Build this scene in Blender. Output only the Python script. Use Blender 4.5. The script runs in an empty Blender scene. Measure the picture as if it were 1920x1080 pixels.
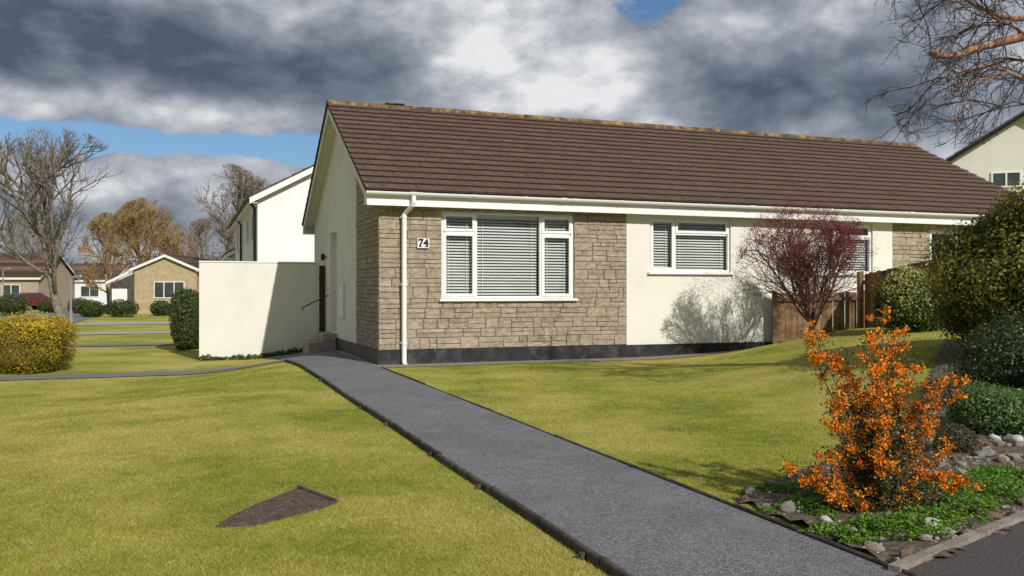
import bpy, math, random
import numpy as np
from mathutils import Vector, Matrix
R=math.radians
random.seed(5)
scene=bpy.context.scene
scene.view_settings.view_transform='Standard'
scene.view_settings.look='None'
scene.view_settings.exposure=0
COL=scene.collection
TH=R(20.3)
C0=(-2.2545,15.0)
CAMZ=1.27
U=(math.cos(TH),math.sin(TH)); Vv=(-math.sin(TH),math.cos(TH))
def ss(t):
    t=np.clip(t,0,1); return t*t*(3-2*t)
def tolocal(x,y):
    dx=x-C0[0]; dy=y-C0[1]
    return dx*U[0]+dy*U[1], dx*Vv[0]+dy*Vv[1]
def toworld(s,v):
    return C0[0]+s*U[0]+v*Vv[0], C0[1]+s*U[1]+v*Vv[1]
def hgt(x,y):
    x=np.asarray(x,float); y=np.asarray(y,float)
    s,v=tolocal(x,y)
    a=.6*ss((x-2)/5)*ss((y-6)/6)
    f=1-.72*ss((v+2.0)/1.7)*(1-ss((s-8.6)/1.2))
    b=-.3*ss((-x-3.2)/3)*ss((y-6)/8)
    return a*f+b
def h1(x,y): return float(hgt(x,y))
def W(px,py,d): return Vector(((px-960)/1650*d, d, CAMZ-(py-545)/1650*d))
def G(px,py):
    d=3.0
    while d<120:
        p=W(px,py,d)
        if p.z<=h1(p.x,p.y): return p
        d+=.03 if d<25 else .3
    return p
# ------------------------------------------------ mesh helpers
class MB:
    def __init__(s): s.v=[];s.f=[];s.r=[];s.cur=0.5
    def add(s,vs,fs):
        o=len(s.v); s.v.extend([tuple(q) for q in vs]); s.r.extend([s.cur]*len(vs))
        s.f.extend([tuple(i+o for i in f) for f in fs])
    def box(s,x0,x1,y0,y1,z0,z1):
        s.add([(x0,y0,z0),(x1,y0,z0),(x1,y1,z0),(x0,y1,z0),(x0,y0,z1),(x1,y0,z1),(x1,y1,z1),(x0,y1,z1)],
          [(0,3,2,1),(4,5,6,7),(0,1,5,4),(1,2,6,5),(2,3,7,6),(3,0,4,7)])
    def bbox(s,x0,x1,y0,y1,z0,z1,b=.006):
        def ring(i,z): return [(x0+i,y0+i,z),(x1-i,y0+i,z),(x1-i,y1-i,z),(x0+i,y1-i,z)]
        vs=ring(b,z0)+ring(0,z0+b)+ring(0,z1-b)+ring(b,z1)
        fs=[(3,2,1,0),(12,13,14,15)]
        for k in range(3):
            for i in range(4):
                a=k*4+i;c=k*4+(i+1)%4
                fs.append((a,c,c+4,a+4))
        s.add(vs,fs)
    def quad(s,a,b,c,d): s.add([a,b,c,d],[(0,1,2,3)])
    def tube(s,pts,rs,n=6,cap=True):
        k=len(pts); vs=[];fs=[]
        pts=[Vector(p) for p in pts]
        d=(pts[1]-pts[0]).normalized()
        ref=Vector((0,0,1)) if abs(d.z)<.9 else Vector((1,0,0))
        a=d.cross(ref).normalized()
        for i in range(k):
            if i==0: d=pts[1]-pts[0]
            elif i==k-1: d=pts[-1]-pts[-2]
            else: d=pts[i+1]-pts[i-1]
            if d.length<1e-9: d=Vector((0,0,1))
            d.normalize()
            a=(a-d*a.dot(d))
            if a.length<1e-6: a=d.orthogonal()
            a.normalize(); b=d.cross(a)
            for j in range(n):
                t=2*math.pi*j/n
                q=pts[i]+(a*math.cos(t)+b*math.sin(t))*rs[i]
                vs.append((q.x,q.y,q.z))
        for i in range(k-1):
            for j in range(n):
                j2=(j+1)%n
                fs.append((i*n+j,i*n+j2,(i+1)*n+j2,(i+1)*n+j))
        if cap:
            fs.append(tuple(range(n-1,-1,-1))); fs.append(tuple((k-1)*n+j for j in range(n)))
        s.add(vs,fs)
    def obj(s,name,mat,parent=None,smooth=False):
        me=bpy.data.meshes.new(name)
        me.from_pydata(s.v,[],s.f)
        at=me.attributes.new('rnd','FLOAT','POINT'); at.data.foreach_set('value',np.array(s.r,dtype=np.float32))
        if smooth: me.polygons.foreach_set('use_smooth',[True]*len(me.polygons))
        me.materials.append(mat)
        o=bpy.data.objects.new(name,me); COL.objects.link(o)
        if parent: o.parent=parent
        return o
def np_obj(name,V,F,mat,parent=None,rnd=None,smooth=False):
    V=np.asarray(V,np.float32);F=np.asarray(F,np.int32)
    me=bpy.data.meshes.new(name)
    me.vertices.add(len(V)); me.vertices.foreach_set('co',V.ravel())
    m,k=F.shape
    me.loops.add(m*k); me.loops.foreach_set('vertex_index',F.ravel())
    me.polygons.add(m); me.polygons.foreach_set('loop_start',np.arange(0,m*k,k,dtype=np.int32))
    me.update(calc_edges=True)
    if rnd is not None:
        at=me.attributes.new('rnd','FLOAT','POINT'); at.data.foreach_set('value',np.asarray(rnd,np.float32))
    if smooth: me.polygons.foreach_set('use_smooth',[True]*m)
    me.materials.append(mat)
    o=bpy.data.objects.new(name,me); COL.objects.link(o)
    if parent: o.parent=parent
    return o
def empty(name,loc=(0,0,0),rot=0):
    o=bpy.data.objects.new(name,None); o.location=loc; o.rotation_euler=(0,0,rot); o.empty_display_size=.2
    COL.objects.link(o); return o
def tag(o,label=None,category=None,group=None,kind=None):
    if label:o['label']=label
    if category:o['category']=category
    if group:o['group']=group
    if kind:o['kind']=kind
    return o
# ------------------------------------------------ material helpers
def setin(nt,sock,v):
    if v is None: return
    if isinstance(v,bpy.types.NodeSocket): nt.links.new(v,sock)
    else: sock.default_value=v
def Mt(nt,op,a,b=None,c=None,clamp=False):
    n=nt.nodes.new('ShaderNodeMath'); n.operation=op; n.use_clamp=clamp
    setin(nt,n.inputs[0],a); setin(nt,n.inputs[1],b); setin(nt,n.inputs[2],c)
    return n.outputs[0]
def mixc(nt,f,a,b,mode='MIX'):
    n=nt.nodes.new('ShaderNodeMix'); n.data_type='RGBA'; n.blend_type=mode
    setin(nt,n.inputs[0],f)
    for sck,v in ((n.inputs[6],a),(n.inputs[7],b)):
        if isinstance(v,(tuple,list)): v=(v[0],v[1],v[2],1)
        setin(nt,sck,v)
    return n.outputs[2]
def ramp(nt,f,stops):
    n=nt.nodes.new('ShaderNodeValToRGB'); cr=n.color_ramp
    while len(cr.elements)<len(stops): cr.elements.new(.5)
    for e,(p,c) in zip(cr.elements,stops):
        e.position=p; e.color=(c[0],c[1],c[2],1) if isinstance(c,(tuple,list)) else (c,c,c,1)
    setin(nt,n.inputs[0],f); return n.outputs[0]
def noise(nt,vec,scale,detail=5,rough=.55,dist=0):
    n=nt.nodes.new('ShaderNodeTexNoise'); setin(nt,n.inputs['Vector'],vec)
    n.inputs['Scale'].default_value=scale;n.inputs['Detail'].default_value=detail
    n.inputs['Roughness'].default_value=rough;n.inputs['Distortion'].default_value=dist
    return n.outputs[0]
def newmat(name):
    m=bpy.data.materials.new(name); m.use_nodes=True; nt=m.node_tree
    b=nt.nodes['Principled BSDF']; tc=nt.nodes.new('ShaderNodeTexCoord')
    return m,nt,b,tc.outputs['Object']
def attr(nt,name='rnd'):
    n=nt.nodes.new('ShaderNodeAttribute'); n.attribute_name=name; return n.outputs['Fac']
def bump(nt,b,h,strength,dist=.02):
    n=nt.nodes.new('ShaderNodeBump'); n.inputs['Strength'].default_value=strength; n.inputs['Distance'].default_value=dist
    setin(nt,n.inputs['Height'],h); nt.links.new(n.outputs[0],b.inputs['Normal'])
def comb(nt,k):
    n=nt.nodes.new('ShaderNodeCombineColor')
    for i in range(3): setin(nt,n.inputs[i],k)
    return n.outputs[0]
def mat(name,c1,c2,scale=8,rough=.8,bscale=40,bstr=.3,bdist=.01,rnd=0,c3=None,s3=1.5,t3=(.5,.65),spec=.3,metal=0,lo=.35,hi=.65):
    m,nt,b,v=newmat(name)
    f=noise(nt,v,scale)
    col=ramp(nt,f,[(lo,c1),(hi,c2)])
    if c3:
        f3=ramp(nt,noise(nt,v,s3,8,.65),[(t3[0],0.0),(t3[1],1.0)])
        col=mixc(nt,f3,col,c3)
    if rnd:
        k=Mt(nt,'MULTIPLY_ADD',attr(nt),rnd,1-rnd/2)
        col=mixc(nt,1.0,col,comb(nt,k),'MULTIPLY')
    setin(nt,b.inputs['Base Color'],col)
    b.inputs['Roughness'].default_value=rough; b.inputs['Metallic'].default_value=metal
    b.inputs['Specular IOR Level'].default_value=spec
    if bstr: bump(nt,b,noise(nt,v,bscale,6,.6),bstr,bdist)
    return m
def leafmat(name,stops,trans=.3,rough=.55,spec=.25):
    m=bpy.data.materials.new(name); m.use_nodes=True; nt=m.node_tree
    b=nt.nodes['Principled BSDF']; out=nt.nodes['Material Output']
    col=ramp(nt,attr(nt),stops)
    setin(nt,b.inputs['Base Color'],col); b.inputs['Roughness'].default_value=rough; b.inputs['Specular IOR Level'].default_value=spec
    t=nt.nodes.new('ShaderNodeBsdfTranslucent'); setin(nt,t.inputs[0],col)
    mx=nt.nodes.new('ShaderNodeMixShader'); mx.inputs[0].default_value=trans
    nt.links.new(b.outputs[0],mx.inputs[1]); nt.links.new(t.outputs[0],mx.inputs[2]); nt.links.new(mx.outputs[0],out.inputs[0])
    return m

def lawn_color(nt,v):
    n1=noise(nt,v,.36,5,.62); n2=noise(nt,v,.8,6,.6,.3); n3=noise(nt,v,5,6,.7)
    g=ramp(nt,n2,[(.34,(.170,.200,.028)),(.66,(.300,.300,.046))])
    dry=(.47,.385,.135)
    f=Mt(nt,'MULTIPLY_ADD',n1,.85,Mt(nt,'MULTIPLY',n2,.40))
    f=ramp(nt,f,[(.57,0.0),(.78,.75)])
    c=mixc(nt,f,g,dry)
    return mixc(nt,ramp(nt,n3,[(.42,0.0),(.72,.45)]),c,(.41,.36,.115))
m_lawn,nt,b,v=newmat('lawn')
setin(nt,b.inputs['Base Color'],lawn_color(nt,v)); b.inputs['Roughness'].default_value=.95;b.inputs['Specular IOR Level'].default_value=.1
bump(nt,b,noise(nt,v,60,8,.75),.6,.02)
m_blade=bpy.data.materials.new('grass_blade'); m_blade.use_nodes=True; nt=m_blade.node_tree
b=nt.nodes['Principled BSDF']; tc=nt.nodes.new('ShaderNodeTexCoord')
c=lawn_color(nt,tc.outputs['Object'])
k=Mt(nt,'MULTIPLY_ADD',attr(nt),.8,.92)
c=mixc(nt,1.0,c,comb(nt,k),'MULTIPLY')
setin(nt,b.inputs['Base Color'],c); b.inputs['Roughness'].default_value=.6;b.inputs['Specular IOR Level'].default_value=.15
t=nt.nodes.new('ShaderNodeBsdfTranslucent'); setin(nt,t.inputs[0],c)
mx=nt.nodes.new('ShaderNodeMixShader'); mx.inputs[0].default_value=.4
nt.links.new(b.outputs[0],mx.inputs[1]); nt.links.new(t.outputs[0],mx.inputs[2]); nt.links.new(mx.outputs[0],nt.nodes['Material Output'].inputs[0])

m_path,nt,b,v=newmat('path_gravel_tarmac')
vo=nt.nodes.new('ShaderNodeTexVoronoi'); vo.inputs['Scale'].default_value=88; setin(nt,vo.inputs['Vector'],v)
c=ramp(nt,vo.outputs['Distance'],[(.0,(.28,.28,.29)),(.65,(.12,.12,.126))])
vr=nt.nodes.new('ShaderNodeSeparateColor'); nt.links.new(vo.outputs['Color'],vr.inputs[0])
c=mixc(nt,1.0,c,comb(nt,Mt(nt,'MULTIPLY_ADD',vr.outputs[0],.8,.62)),'MULTIPLY')
c=mixc(nt,ramp(nt,noise(nt,v,.9,7,.65),[(.46,0.0),(.72,.7)]),c,(.115,.106,.10))
c=mixc(nt,ramp(nt,noise(nt,v,2.7,7,.65),[(.50,0.0),(.74,.45)]),c,(.25,.25,.255))
setin(nt,b.inputs['Base Color'],c); b.inputs['Roughness'].default_value=.85; b.inputs['Specular IOR Level'].default_value=.3
bump(nt,b,Mt(nt,'MULTIPLY_ADD',vo.outputs['Distance'],-1,noise(nt,v,150)),.8,.007)
m_asph=mat('asphalt',(.13,.13,.135),(.19,.19,.195),60,.9,120,.8,.008)
m_pave=mat('pavement_tarmac',(.045,.040,.040),(.11,.10,.097),90,.9,140,1,.012,c3=(.16,.145,.13),s3=150,t3=(.52,.66))
m_conc=mat('concrete',(.28,.265,.235),(.40,.38,.34),12,.9,60,.5,.008)
m_kerb=mat('kerb_concrete',(.20,.17,.145),(.32,.28,.24),10,.9,60,.8,.015,c3=(.10,.10,.05),s3=5,t3=(.5,.7))
m_timb=mat('edging_timber',(.035,.029,.024),(.10,.082,.066),9,.85,35,.6,.01,rnd=.5,c3=(.13,.12,.05),s3=6,t3=(.58,.72))
m_soil=mat('bed_soil',(.065,.052,.038),(.20,.16,.12),26,.95,50,1,.03)
m_gravs=mat('gravel_strip',(.16,.13,.10),(.40,.34,.27),55,.95,90,1,.02)
m_stone=mat('cladding_stone',(.285,.235,.170),(.405,.342,.255),9,.92,34,1.0,.022,rnd=.26,c3=(.25,.218,.175),s3=7,t3=(.5,.75))
m_mortar=mat('mortar',(.27,.235,.185),(.35,.31,.25),14,.95,40,.6,.01)
m_rend=mat('cream_render',(.675,.66,.585),(.715,.70,.63),1.3,.9,160,.35,.006,spec=.15,c3=(.63,.61,.53),s3=.9,t3=(.55,.8))
m_rend2=mat('white_render',(.72,.72,.72),(.78,.78,.78),1,.9,100,.25,.006,spec=.15,c3=(.60,.60,.60),s3=1.2,t3=(.58,.85))
m_plinth=mat('plinth_black',(.014,.014,.016),(.03,.03,.034),6,.55,30,.4,.01,c3=(.06,.058,.055),s3=3)
m_upvc=mat('white_upvc',(.76,.76,.76),(.79,.79,.79),3,.35,10,.0,.0,spec=.5)
m_fasc=mat('white_fascia',(.72,.72,.72),(.78,.78,.78),2,.45,10,.05,.003,c3=(.58,.58,.56),s3=2.5,t3=(.6,.85))
m_blind=mat('blind_slat',(.74,.75,.73),(.78,.79,.77),3,.5,10,0,0)
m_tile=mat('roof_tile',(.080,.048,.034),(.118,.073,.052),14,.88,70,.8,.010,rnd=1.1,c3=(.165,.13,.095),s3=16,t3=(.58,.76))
m_tileback=mat('roof_tile_grey',(.06,.05,.046),(.10,.088,.08),3,.9,50,.5,.008,rnd=.5)
m_ridge=mat('ridge_tile_lichen',(.06,.042,.033),(.13,.10,.078),6,.9,40,.6,.012,rnd=.4,c3=(.29,.18,.045),s3=3.6,t3=(.47,.60))
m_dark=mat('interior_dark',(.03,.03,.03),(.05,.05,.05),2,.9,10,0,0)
m_wood=mat('fence_wood',(.125,.074,.036),(.26,.165,.085),5,.85,30,.5,.008,rnd=.8)
m_gate=mat('gate_wood',(.03,.018,.012),(.06,.036,.024),8,.7,30,.4,.006,rnd=.4)
m_metal=mat('dark_metal',(.03,.03,.03),(.05,.05,.05),8,.4,30,0,0,metal=.6)
m_dish=mat('dish_grey',(.16,.16,.165),(.22,.22,.225),8,.6,30,0,0)
m_post=mat('galvanised',(.25,.26,.26),(.33,.34,.34),8,.5,30,.1,.002,metal=.4)
m_rust=mat('manhole_iron',(.06,.040,.030),(.115,.08,.06),18,.9,70,.8,.008,c3=(.16,.125,.09),s3=7,t3=(.55,.72))
m_black=mat('black_paint',(.01,.01,.01),(.015,.015,.015),8,.4,30,0,0)
m_red=mat('car_red',(.12,.018,.02),(.14,.022,.025),2,.25,10,0,0,spec=.6)
m_tyre=mat('tyre',(.012,.012,.012),(.02,.02,.02),8,.8,30,.2,.004)
m_bark=mat('bark_grey',(.12,.10,.08),(.25,.22,.18),14,.9,40,.8,.01,c3=(.22,.23,.14),s3=5,t3=(.5,.7))
m_twig=mat('twig_grey',(.12,.10,.08),(.20,.17,.14),10,.9,40,0,0)
m_twigfar=mat('twig_far',(.17,.14,.115),(.24,.20,.165),2,.9,40,0,0)
m_willow=mat('twig_willow',(.22,.145,.055),(.32,.22,.10),1,.9,40,0,0)
m_birch=mat('birch_bark',(.16,.075,.045),(.34,.19,.12),8,.75,30,.5,.008,c3=(.42,.33,.27),s3=9,t3=(.55,.65))
m_btwig=mat('birch_twig',(.05,.033,.03),(.10,.07,.06),10,.8,40,0,0)
m_acer=mat('acer_bark',(.085,.055,.042),(.17,.115,.09),12,.85,40,.4,.004)
m_atwig=mat('acer_twig',(.11,.045,.038),(.17,.075,.06),12,.85,40,0,0)
m_rocks=[mat('rock_grey',(.20,.185,.165),(.40,.375,.335),9,.9,30,.8,.02),
 mat('rock_cream',(.32,.27,.20),(.54,.47,.38),8,.9,30,.8,.02),
 mat('rock_brown',(.15,.095,.06),(.36,.25,.17),9,.9,30,.8,.02),
 mat('rock_pale',(.42,.40,.375),(.60,.58,.54),6,.85,30,.4,.01,c3=(.34,.26,.17),s3=6)]
m_glass=bpy.data.materials.new('window_glass'); m_glass.use_nodes=True; nt=m_glass.node_tree
nt.nodes.remove(nt.nodes['Principled BSDF'])
tr=nt.nodes.new('ShaderNodeBsdfTransparent'); tr.inputs[0].default_value=(.90,.93,.91,1)
gl=nt.nodes.new('ShaderNodeBsdfGlossy'); gl.inputs['Roughness'].default_value=.02
fr=nt.nodes.new('ShaderNodeFresnel'); fr.inputs[0].default_value=1.5
tc=nt.nodes.new('ShaderNodeTexCoord')
bp=nt.nodes.new('ShaderNodeBump'); bp.inputs['Strength'].default_value=.05; bp.inputs['Distance'].default_value=.05
setin(nt,bp.inputs['Height'],noise(nt,tc.outputs['Object'],1.5,2)); nt.links.new(bp.outputs[0],gl.inputs['Normal'])
mx=nt.nodes.new('ShaderNodeMixShader'); setin(nt,mx.inputs[0],Mt(nt,'MULTIPLY_ADD',fr.outputs[0],1.2,.03))
nt.links.new(tr.outputs[0],mx.inputs[1]); nt.links.new(gl.outputs[0],mx.inputs[2]); nt.links.new(mx.outputs[0],nt.nodes['Material Output'].inputs[0])
m_fglass=mat('dark_window',(.03,.035,.04),(.06,.065,.07),1.2,.12,10,0,0,spec=.8)

# ------------------------------------------------ world + sun + camera
Lx,Ly,Lz=(-.22*U[0]+Vv[0], -.22*U[1]+Vv[1], -.70)
sun=bpy.data.lights.new('sun','SUN'); sun.energy=4.4; sun.angle=R(.5); sun.color=(1,.955,.89)
so=bpy.data.objects.new('sun',sun); COL.objects.link(so)
so.rotation_euler=Vector((Lx,Ly,Lz)).to_track_quat('-Z','Y').to_euler(); so.location=(10,-10,20)
elev=math.atan2(-Lz,math.hypot(Lx,Ly)); azim=math.atan2(-Lx,-Ly)
w=bpy.data.worlds.new('World'); scene.world=w; w.use_nodes=True; nt=w.node_tree
bg=nt.nodes['Background']; bg.inputs[1].default_value=.1
sky=nt.nodes.new('ShaderNodeTexSky'); sky.sky_type='NISHITA'; sky.sun_disc=False
sky.sun_elevation=elev; sky.sun_rotation=azim
tc=nt.nodes.new('ShaderNodeTexCoord'); sp=nt.nodes.new('ShaderNodeSeparateXYZ'); nt.links.new(tc.outputs['Generated'],sp.inputs[0])
x,y,z=sp.outputs
az=Mt(nt,'ARCTAN2',x,y); el=Mt(nt,'ARCSINE',z)
cb=nt.nodes.new('ShaderNodeCombineXYZ'); setin(nt,cb.inputs[0],x); setin(nt,cb.inputs[1],y); setin(nt,cb.inputs[2],Mt(nt,'MULTIPLY',z,1.75))
wn=nt.nodes.new('ShaderNodeTexNoise'); nt.links.new(cb.outputs[0],wn.inputs['Vector']); wn.inputs['Scale'].default_value=9; wn.inputs['Detail'].default_value=6
vm=nt.nodes.new('ShaderNodeVectorMath'); vm.operation='MULTIPLY_ADD'
nt.links.new(wn.outputs['Color'],vm.inputs[0]); vm.inputs[1].default_value=(.09,.09,.09); nt.links.new(cb.outputs[0],vm.inputs[2])
def puff(scale):
    n=nt.nodes.new('ShaderNodeTexVoronoi'); n.feature='SMOOTH_F1'; n.inputs['Scale'].default_value=scale; n.inputs['Smoothness'].default_value=.3
    nt.links.new(vm.outputs[0],n.inputs['Vector']); return Mt(nt,'SUBTRACT',.55,n.outputs['Distance'])
p1=puff(9); p2=puff(24)
pf=Mt(nt,'MULTIPLY_ADD',p2,.55,p1)
nA=noise(nt,cb.outputs[0],5.0,11,.62,.1)
nB=noise(nt,cb.outputs[0],3.4,11,.62,.1)
nC=noise(nt,cb.outputs[0],16.0,9,.66,.1)
def gs(a0,e0,wa,we,k):
    a=Mt(nt,'DIVIDE',Mt(nt,'SUBTRACT',az,R(a0)),R(wa)); e=Mt(nt,'DIVIDE',Mt(nt,'SUBTRACT',el,R(e0)),R(we))
    q=Mt(nt,'ADD',Mt(nt,'MULTIPLY',a,a),Mt(nt,'MULTIPLY',e,e))
    return Mt(nt,'MULTIPLY',Mt(nt,'EXPONENT',Mt(nt,'MULTIPLY',q,-1)),k)
def sumup(l):
    r=l[0]
    for q in l[1:]: r=Mt(nt,'ADD',r,q)
    return r
blue=sumup([gs(-22,8.9,12,.85,.40),gs(-13,8.6,5,1.3,.26),gs(8.0,18.2,3.2,1.7,.27),gs(3.5,11.0,6,.8,.17),gs(-31,8.9,4,1.3,.16),gs(9,15,3,1.2,.09)])
cov=Mt(nt,'SUBTRACT',Mt(nt,'ADD',Mt(nt,'MULTIPLY_ADD',nC,.45,Mt(nt,'MULTIPLY',nA,.6)),.17),blue)
cov=Mt(nt,'MULTIPLY_ADD',pf,.20,cov)
cov=ramp(nt,cov,[(.44,0.0),(.53,1.0)])
br=sumup([gs(-27,10.9,7,.9,.20),gs(-16,10.7,8,1.0,.24),gs(-5,15.0,10,3.6,.15),gs(-26,6.6,10,1.3,.19),gs(-12,6.4,6,1.5,.18),gs(9,13.5,6,3.2,.13),gs(2,12.2,8,1.3,.12),gs(22,16,5,2,.08)])
dk=sumup([gs(-24,14.4,11,2.3,.36),gs(-13,14.4,5,1.8,.14),gs(18.5,11,6.5,2.8,.22),gs(2,17.9,5,1,.03),gs(-24,4.0,12,1.2,.08)])
B=Mt(nt,'ADD',Mt(nt,'MULTIPLY_ADD',nB,1.05,Mt(nt,'MULTIPLY',nC,.62)),-.375)
B=Mt(nt,'MULTIPLY_ADD',pf,.38,B)
B=Mt(nt,'ADD',B,Mt(nt,'SUBTRACT',br,dk))
cl=ramp(nt,B,[(.10,(.085,.105,.145)),(.32,(.17,.20,.25)),(.50,(.30,.33,.39)),(.66,(.48,.505,.55)),(.86,(.80,.81,.825))])
cl=mixc(nt,1.0,cl,(10,10,10),'MULTIPLY')
skc=mixc(nt,1.0,sky.outputs[0],(.58,.76,.94),'MULTIPLY')
setin(nt,bg.inputs[0],mixc(nt,cov,skc,cl))
cam=bpy.data.cameras.new('camera'); co=bpy.data.objects.new('camera',cam); COL.objects.link(co)
co.location=(0,0,CAMZ); co.rotation_euler=(R(90),0,0); cam.sensor_width=36; cam.lens=30.94; cam.shift_y=.0026; cam.clip_end=3000; cam.clip_start=.05
scene.camera=co

# ------------------------------------------------ ground
def axis(a,b,st,lo,hi):
    c=list(np.arange(a,b+1e-6,st)); s=st
    x=c[-1]
    while x<hi: s*=1.35; x+=s; c.append(x)
    s=st;x=c[0]
    while x>lo: s*=1.35;x-=s;c.insert(0,x)
    return np.array(c)
gx=axis(-13,11,.25,-900,900); gy=axis(-3,27,.25,-200,1500)
X,Y=np.meshgrid(gx,gy); Z=hgt(X,Y)
nx,ny=len(gx),len(gy)
idx=np.arange(nx*ny).reshape(ny,nx)
F=np.stack([idx[:-1,:-1],idx[:-1,1:],idx[1:,1:],idx[1:,:-1]],-1).reshape(-1,4)
o=np_obj('ground',np.stack([X,Y,Z],-1).reshape(-1,3),F,m_lawn,smooth=True)
tag(o,'mown lawn turf with yellowed dry patches','ground',kind='structure')
def strip(name,s0,s1,v0,v1,off,m,label,cat,st=.25):
    ns=max(2,int((s1-s0)/st)+1); nv=max(2,int((v1-v0)/st)+1)
    S,Vq=np.meshgrid(np.linspace(s0,s1,ns),np.linspace(v0,v1,nv))
    x,y=toworld(S,Vq); z=hgt(x,y)+off
    idx=np.arange(ns*nv).reshape(nv,ns)
    F=np.stack([idx[:-1,:-1],idx[:-1,1:],idx[1:,1:],idx[1:,:-1]],-1).reshape(-1,4)
    o=np_obj(name,np.stack([x,y,z],-1).reshape(-1,3),F,m,smooth=True)
    tag(o,label,cat,kind='structure'); return o
strip('path',-1.28,-.12,-13.6,6.1,.016,m_path,'grey gravel-topped tarmac garden path to the house','path')
strip('path',-17,-1.281,2.55,3.4,.014,m_asph,'narrow grey side path crossing the lawn','path')
strip('gravel_strip',-.118,7.9,-.62,.0,.010,m_gravs,'strip of brown gravel along the house wall','gravel')
strip('paving',-.118,.0,.001,4.4,.010,m_conc,'narrow paved strip beside the side wall','paving')
strip('path',-30,-3.2,12.2,13.2,.02,m_asph,'pale estate footpath between lawns','path')
strip('path',-9,6,19.5,21.5,.02,m_conc,'pale concrete driveway between lawns','driveway',st=.5)
strip('road',-13.5,-8.2,16,110,.024,m_asph,'grey estate road leading towards distant houses','road',st=1)
strip('path',-8.0,8,29,33,.02,m_conc,'pale concrete drive in front of a distant bungalow','driveway',st=.5)
kd=Vector((1.105,.92)).normalized(); kn=Vector((kd.y,-kd.x)); k0=Vector((1.72,3.90))
mb=MB()
A=k0-kd*9; Bp=k0+kd*16
N=40
for i in range(N):
    a=A+(Bp-A)*i/N; b2=A+(Bp-A)*(i+1)/N
    for j in range(4):
        p=[a+kn*(j*1.2),b2+kn*(j*1.2),b2+kn*(j+1)*1.2,a+kn*(j+1)*1.2]
        mb.add([(q.x,q.y,.02+h1(q.x,q.y)) for q in p],[(3,2,1,0)])
tag(mb.obj('pavement',m_pave,smooth=True),'dark tarmac pavement beside the garden bed','pavement',kind='structure')
mb=MB()
for i in range(18):
    a=k0+kd*(.0+i*.9); e=a+kd*.892
    q=[a,e,e-kn*.055,a-kn*.055]
    za=h1(a.x,a.y); ze=h1(e.x,e.y); zs=[za,ze,ze,za]
    vs=[(p.x,p.y,zz-.08) for p,zz in zip(q,zs)]+[(p.x,p.y,zz+.045) for p,zz in zip(q,zs)]
    mb.cur=random.random()
    mb.add(vs,[(0,1,5,4),(1,2,6,5),(2,3,7,6),(3,0,4,7),(4,5,6,7)])
tag(mb.obj('kerb',m_kerb),'weathered concrete kerb edging the pavement','kerb',kind='structure')
rng=random.Random(4)
def edging(name,s,w,v0,v1,hh,label):
    mb=MB(); v=v0
    while v<v1:
        L=min(rng.uniform(1.1,1.7),v1-v); js=rng.uniform(-.006,.006); hz=hh+rng.uniform(-.006,.006)
        n=4; pts=[]
        for i in range(n+1):
            vv=v+L*i/n-.004*(i==n); sx=s+js+math.sin(vv*1.7)*.005
            for (ds,dz) in ((-w/2,-.05),(w/2,-.05),(w/2,hz-.008),(w/2-.008,hz),(-w/2+.008,hz),(-w/2,hz-.008)):
                x,y=toworld(sx+ds,vv); pts.append((x,y,h1(x,y)+dz))
        fs=[]
        for i in range(n):
            for j in range(6):
                fs.append((i*6+j,i*6+(j+1)%6,(i+1)*6+(j+1)%6,(i+1)*6+j))
        fs.append((5,4,3,2,1,0)); fs.append(tuple(n*6+j for j in range(6)))
        mb.cur=rng.random(); mb.add(pts,fs)
        if hh>.04:
            for vv in (v+.15,):
                x,y=toworld(s-w/2-.020,vv); z=h1(x,y); mb.tube([(x,y,z-.05),(x,y,z+hh-.016)],[.018,.016],7)
        v+=L
    return tag(mb.obj(name,m_timb),label,'edging')
edging('path_edging',-1.302,.034,-13.6,2.45,.05,'dark weathered timber board edging with pegs along the path')
edging('path_edging',-.098,.022,-13.0,-.65,.028,'thin dark timber board edging between path and lawn')
# manhole cover
mp=[(404,990),(430,972),(480,948),(560,917),(632,944),(600,956),(545,969),(480,987)]
mpw=[W(a,b_,1650*1.27/(b_-545)) for a,b_ in mp]
mb=MB(); n=len(mpw)
mb.add([(p.x,p.y,-.01) for p in mpw]+[(p.x,p.y,.010) for p in mpw],[tuple(range(n,2*n))[::1]]+[(i,(i+1)%n,n+(i+1)%n,n+i) for i in range(n)])
mo=empty('manhole_cover',(0,0,0))
mb.obj('cover_plate',m_rust,mo)
mb=MB()
def inpoly(x,y,P):
    x=np.asarray(x);y=np.asarray(y); r=np.zeros(x.shape,bool); n=len(P)
    for i in range(n):
        x1,y1=P[i][0],P[i][1]; x2,y2=P[(i+1)%n][0],P[(i+1)%n][1]
        c=((y1>y)!=(y2>y))&(x<(x2-x1)*(y-y1)/((y2-y1)+1e-12)+x1)
        r^=c
    return r
e1=(mpw[3]-mpw[0]); e1.z=0; e1.normalize(); e2=Vector((e1.y,-e1.x,0))
for i in range(30):
    for j in range(-8,14):
        q=mpw[0]+e1*(i*.052+.026*(j%2))+e2*j*.052
        ok=all(inpoly(q.x+dx,q.y+dy,mpw) for dx,dy in((.02,0),(-.02,0),(0,.02),(0,-.02)))
        if ok:
            a=q+e1*.020;b2=q+e2*.015;c2=q-e1*.020;d2=q-e2*.015
            mb.add([(p.x,p.y,.0095) for p in(a,b2,c2,d2)]+[(p.x*.7+q.x*.3,p.y*.7+q.y*.3,.0145) for p in(a,b2,c2,d2)],[(7,6,5,4),(0,4,5,1),(1,5,6,2),(2,6,7,3),(3,7,4,0)])
if mb.v: mb.obj('tread_pattern',m_rust,mo)
mb=MB(); a=mpw[3];b2=mpw[4]
mb.tube([(a.x,a.y,.014),(b2.x,b2.y,.014)],[.012,.012],6)
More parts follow.
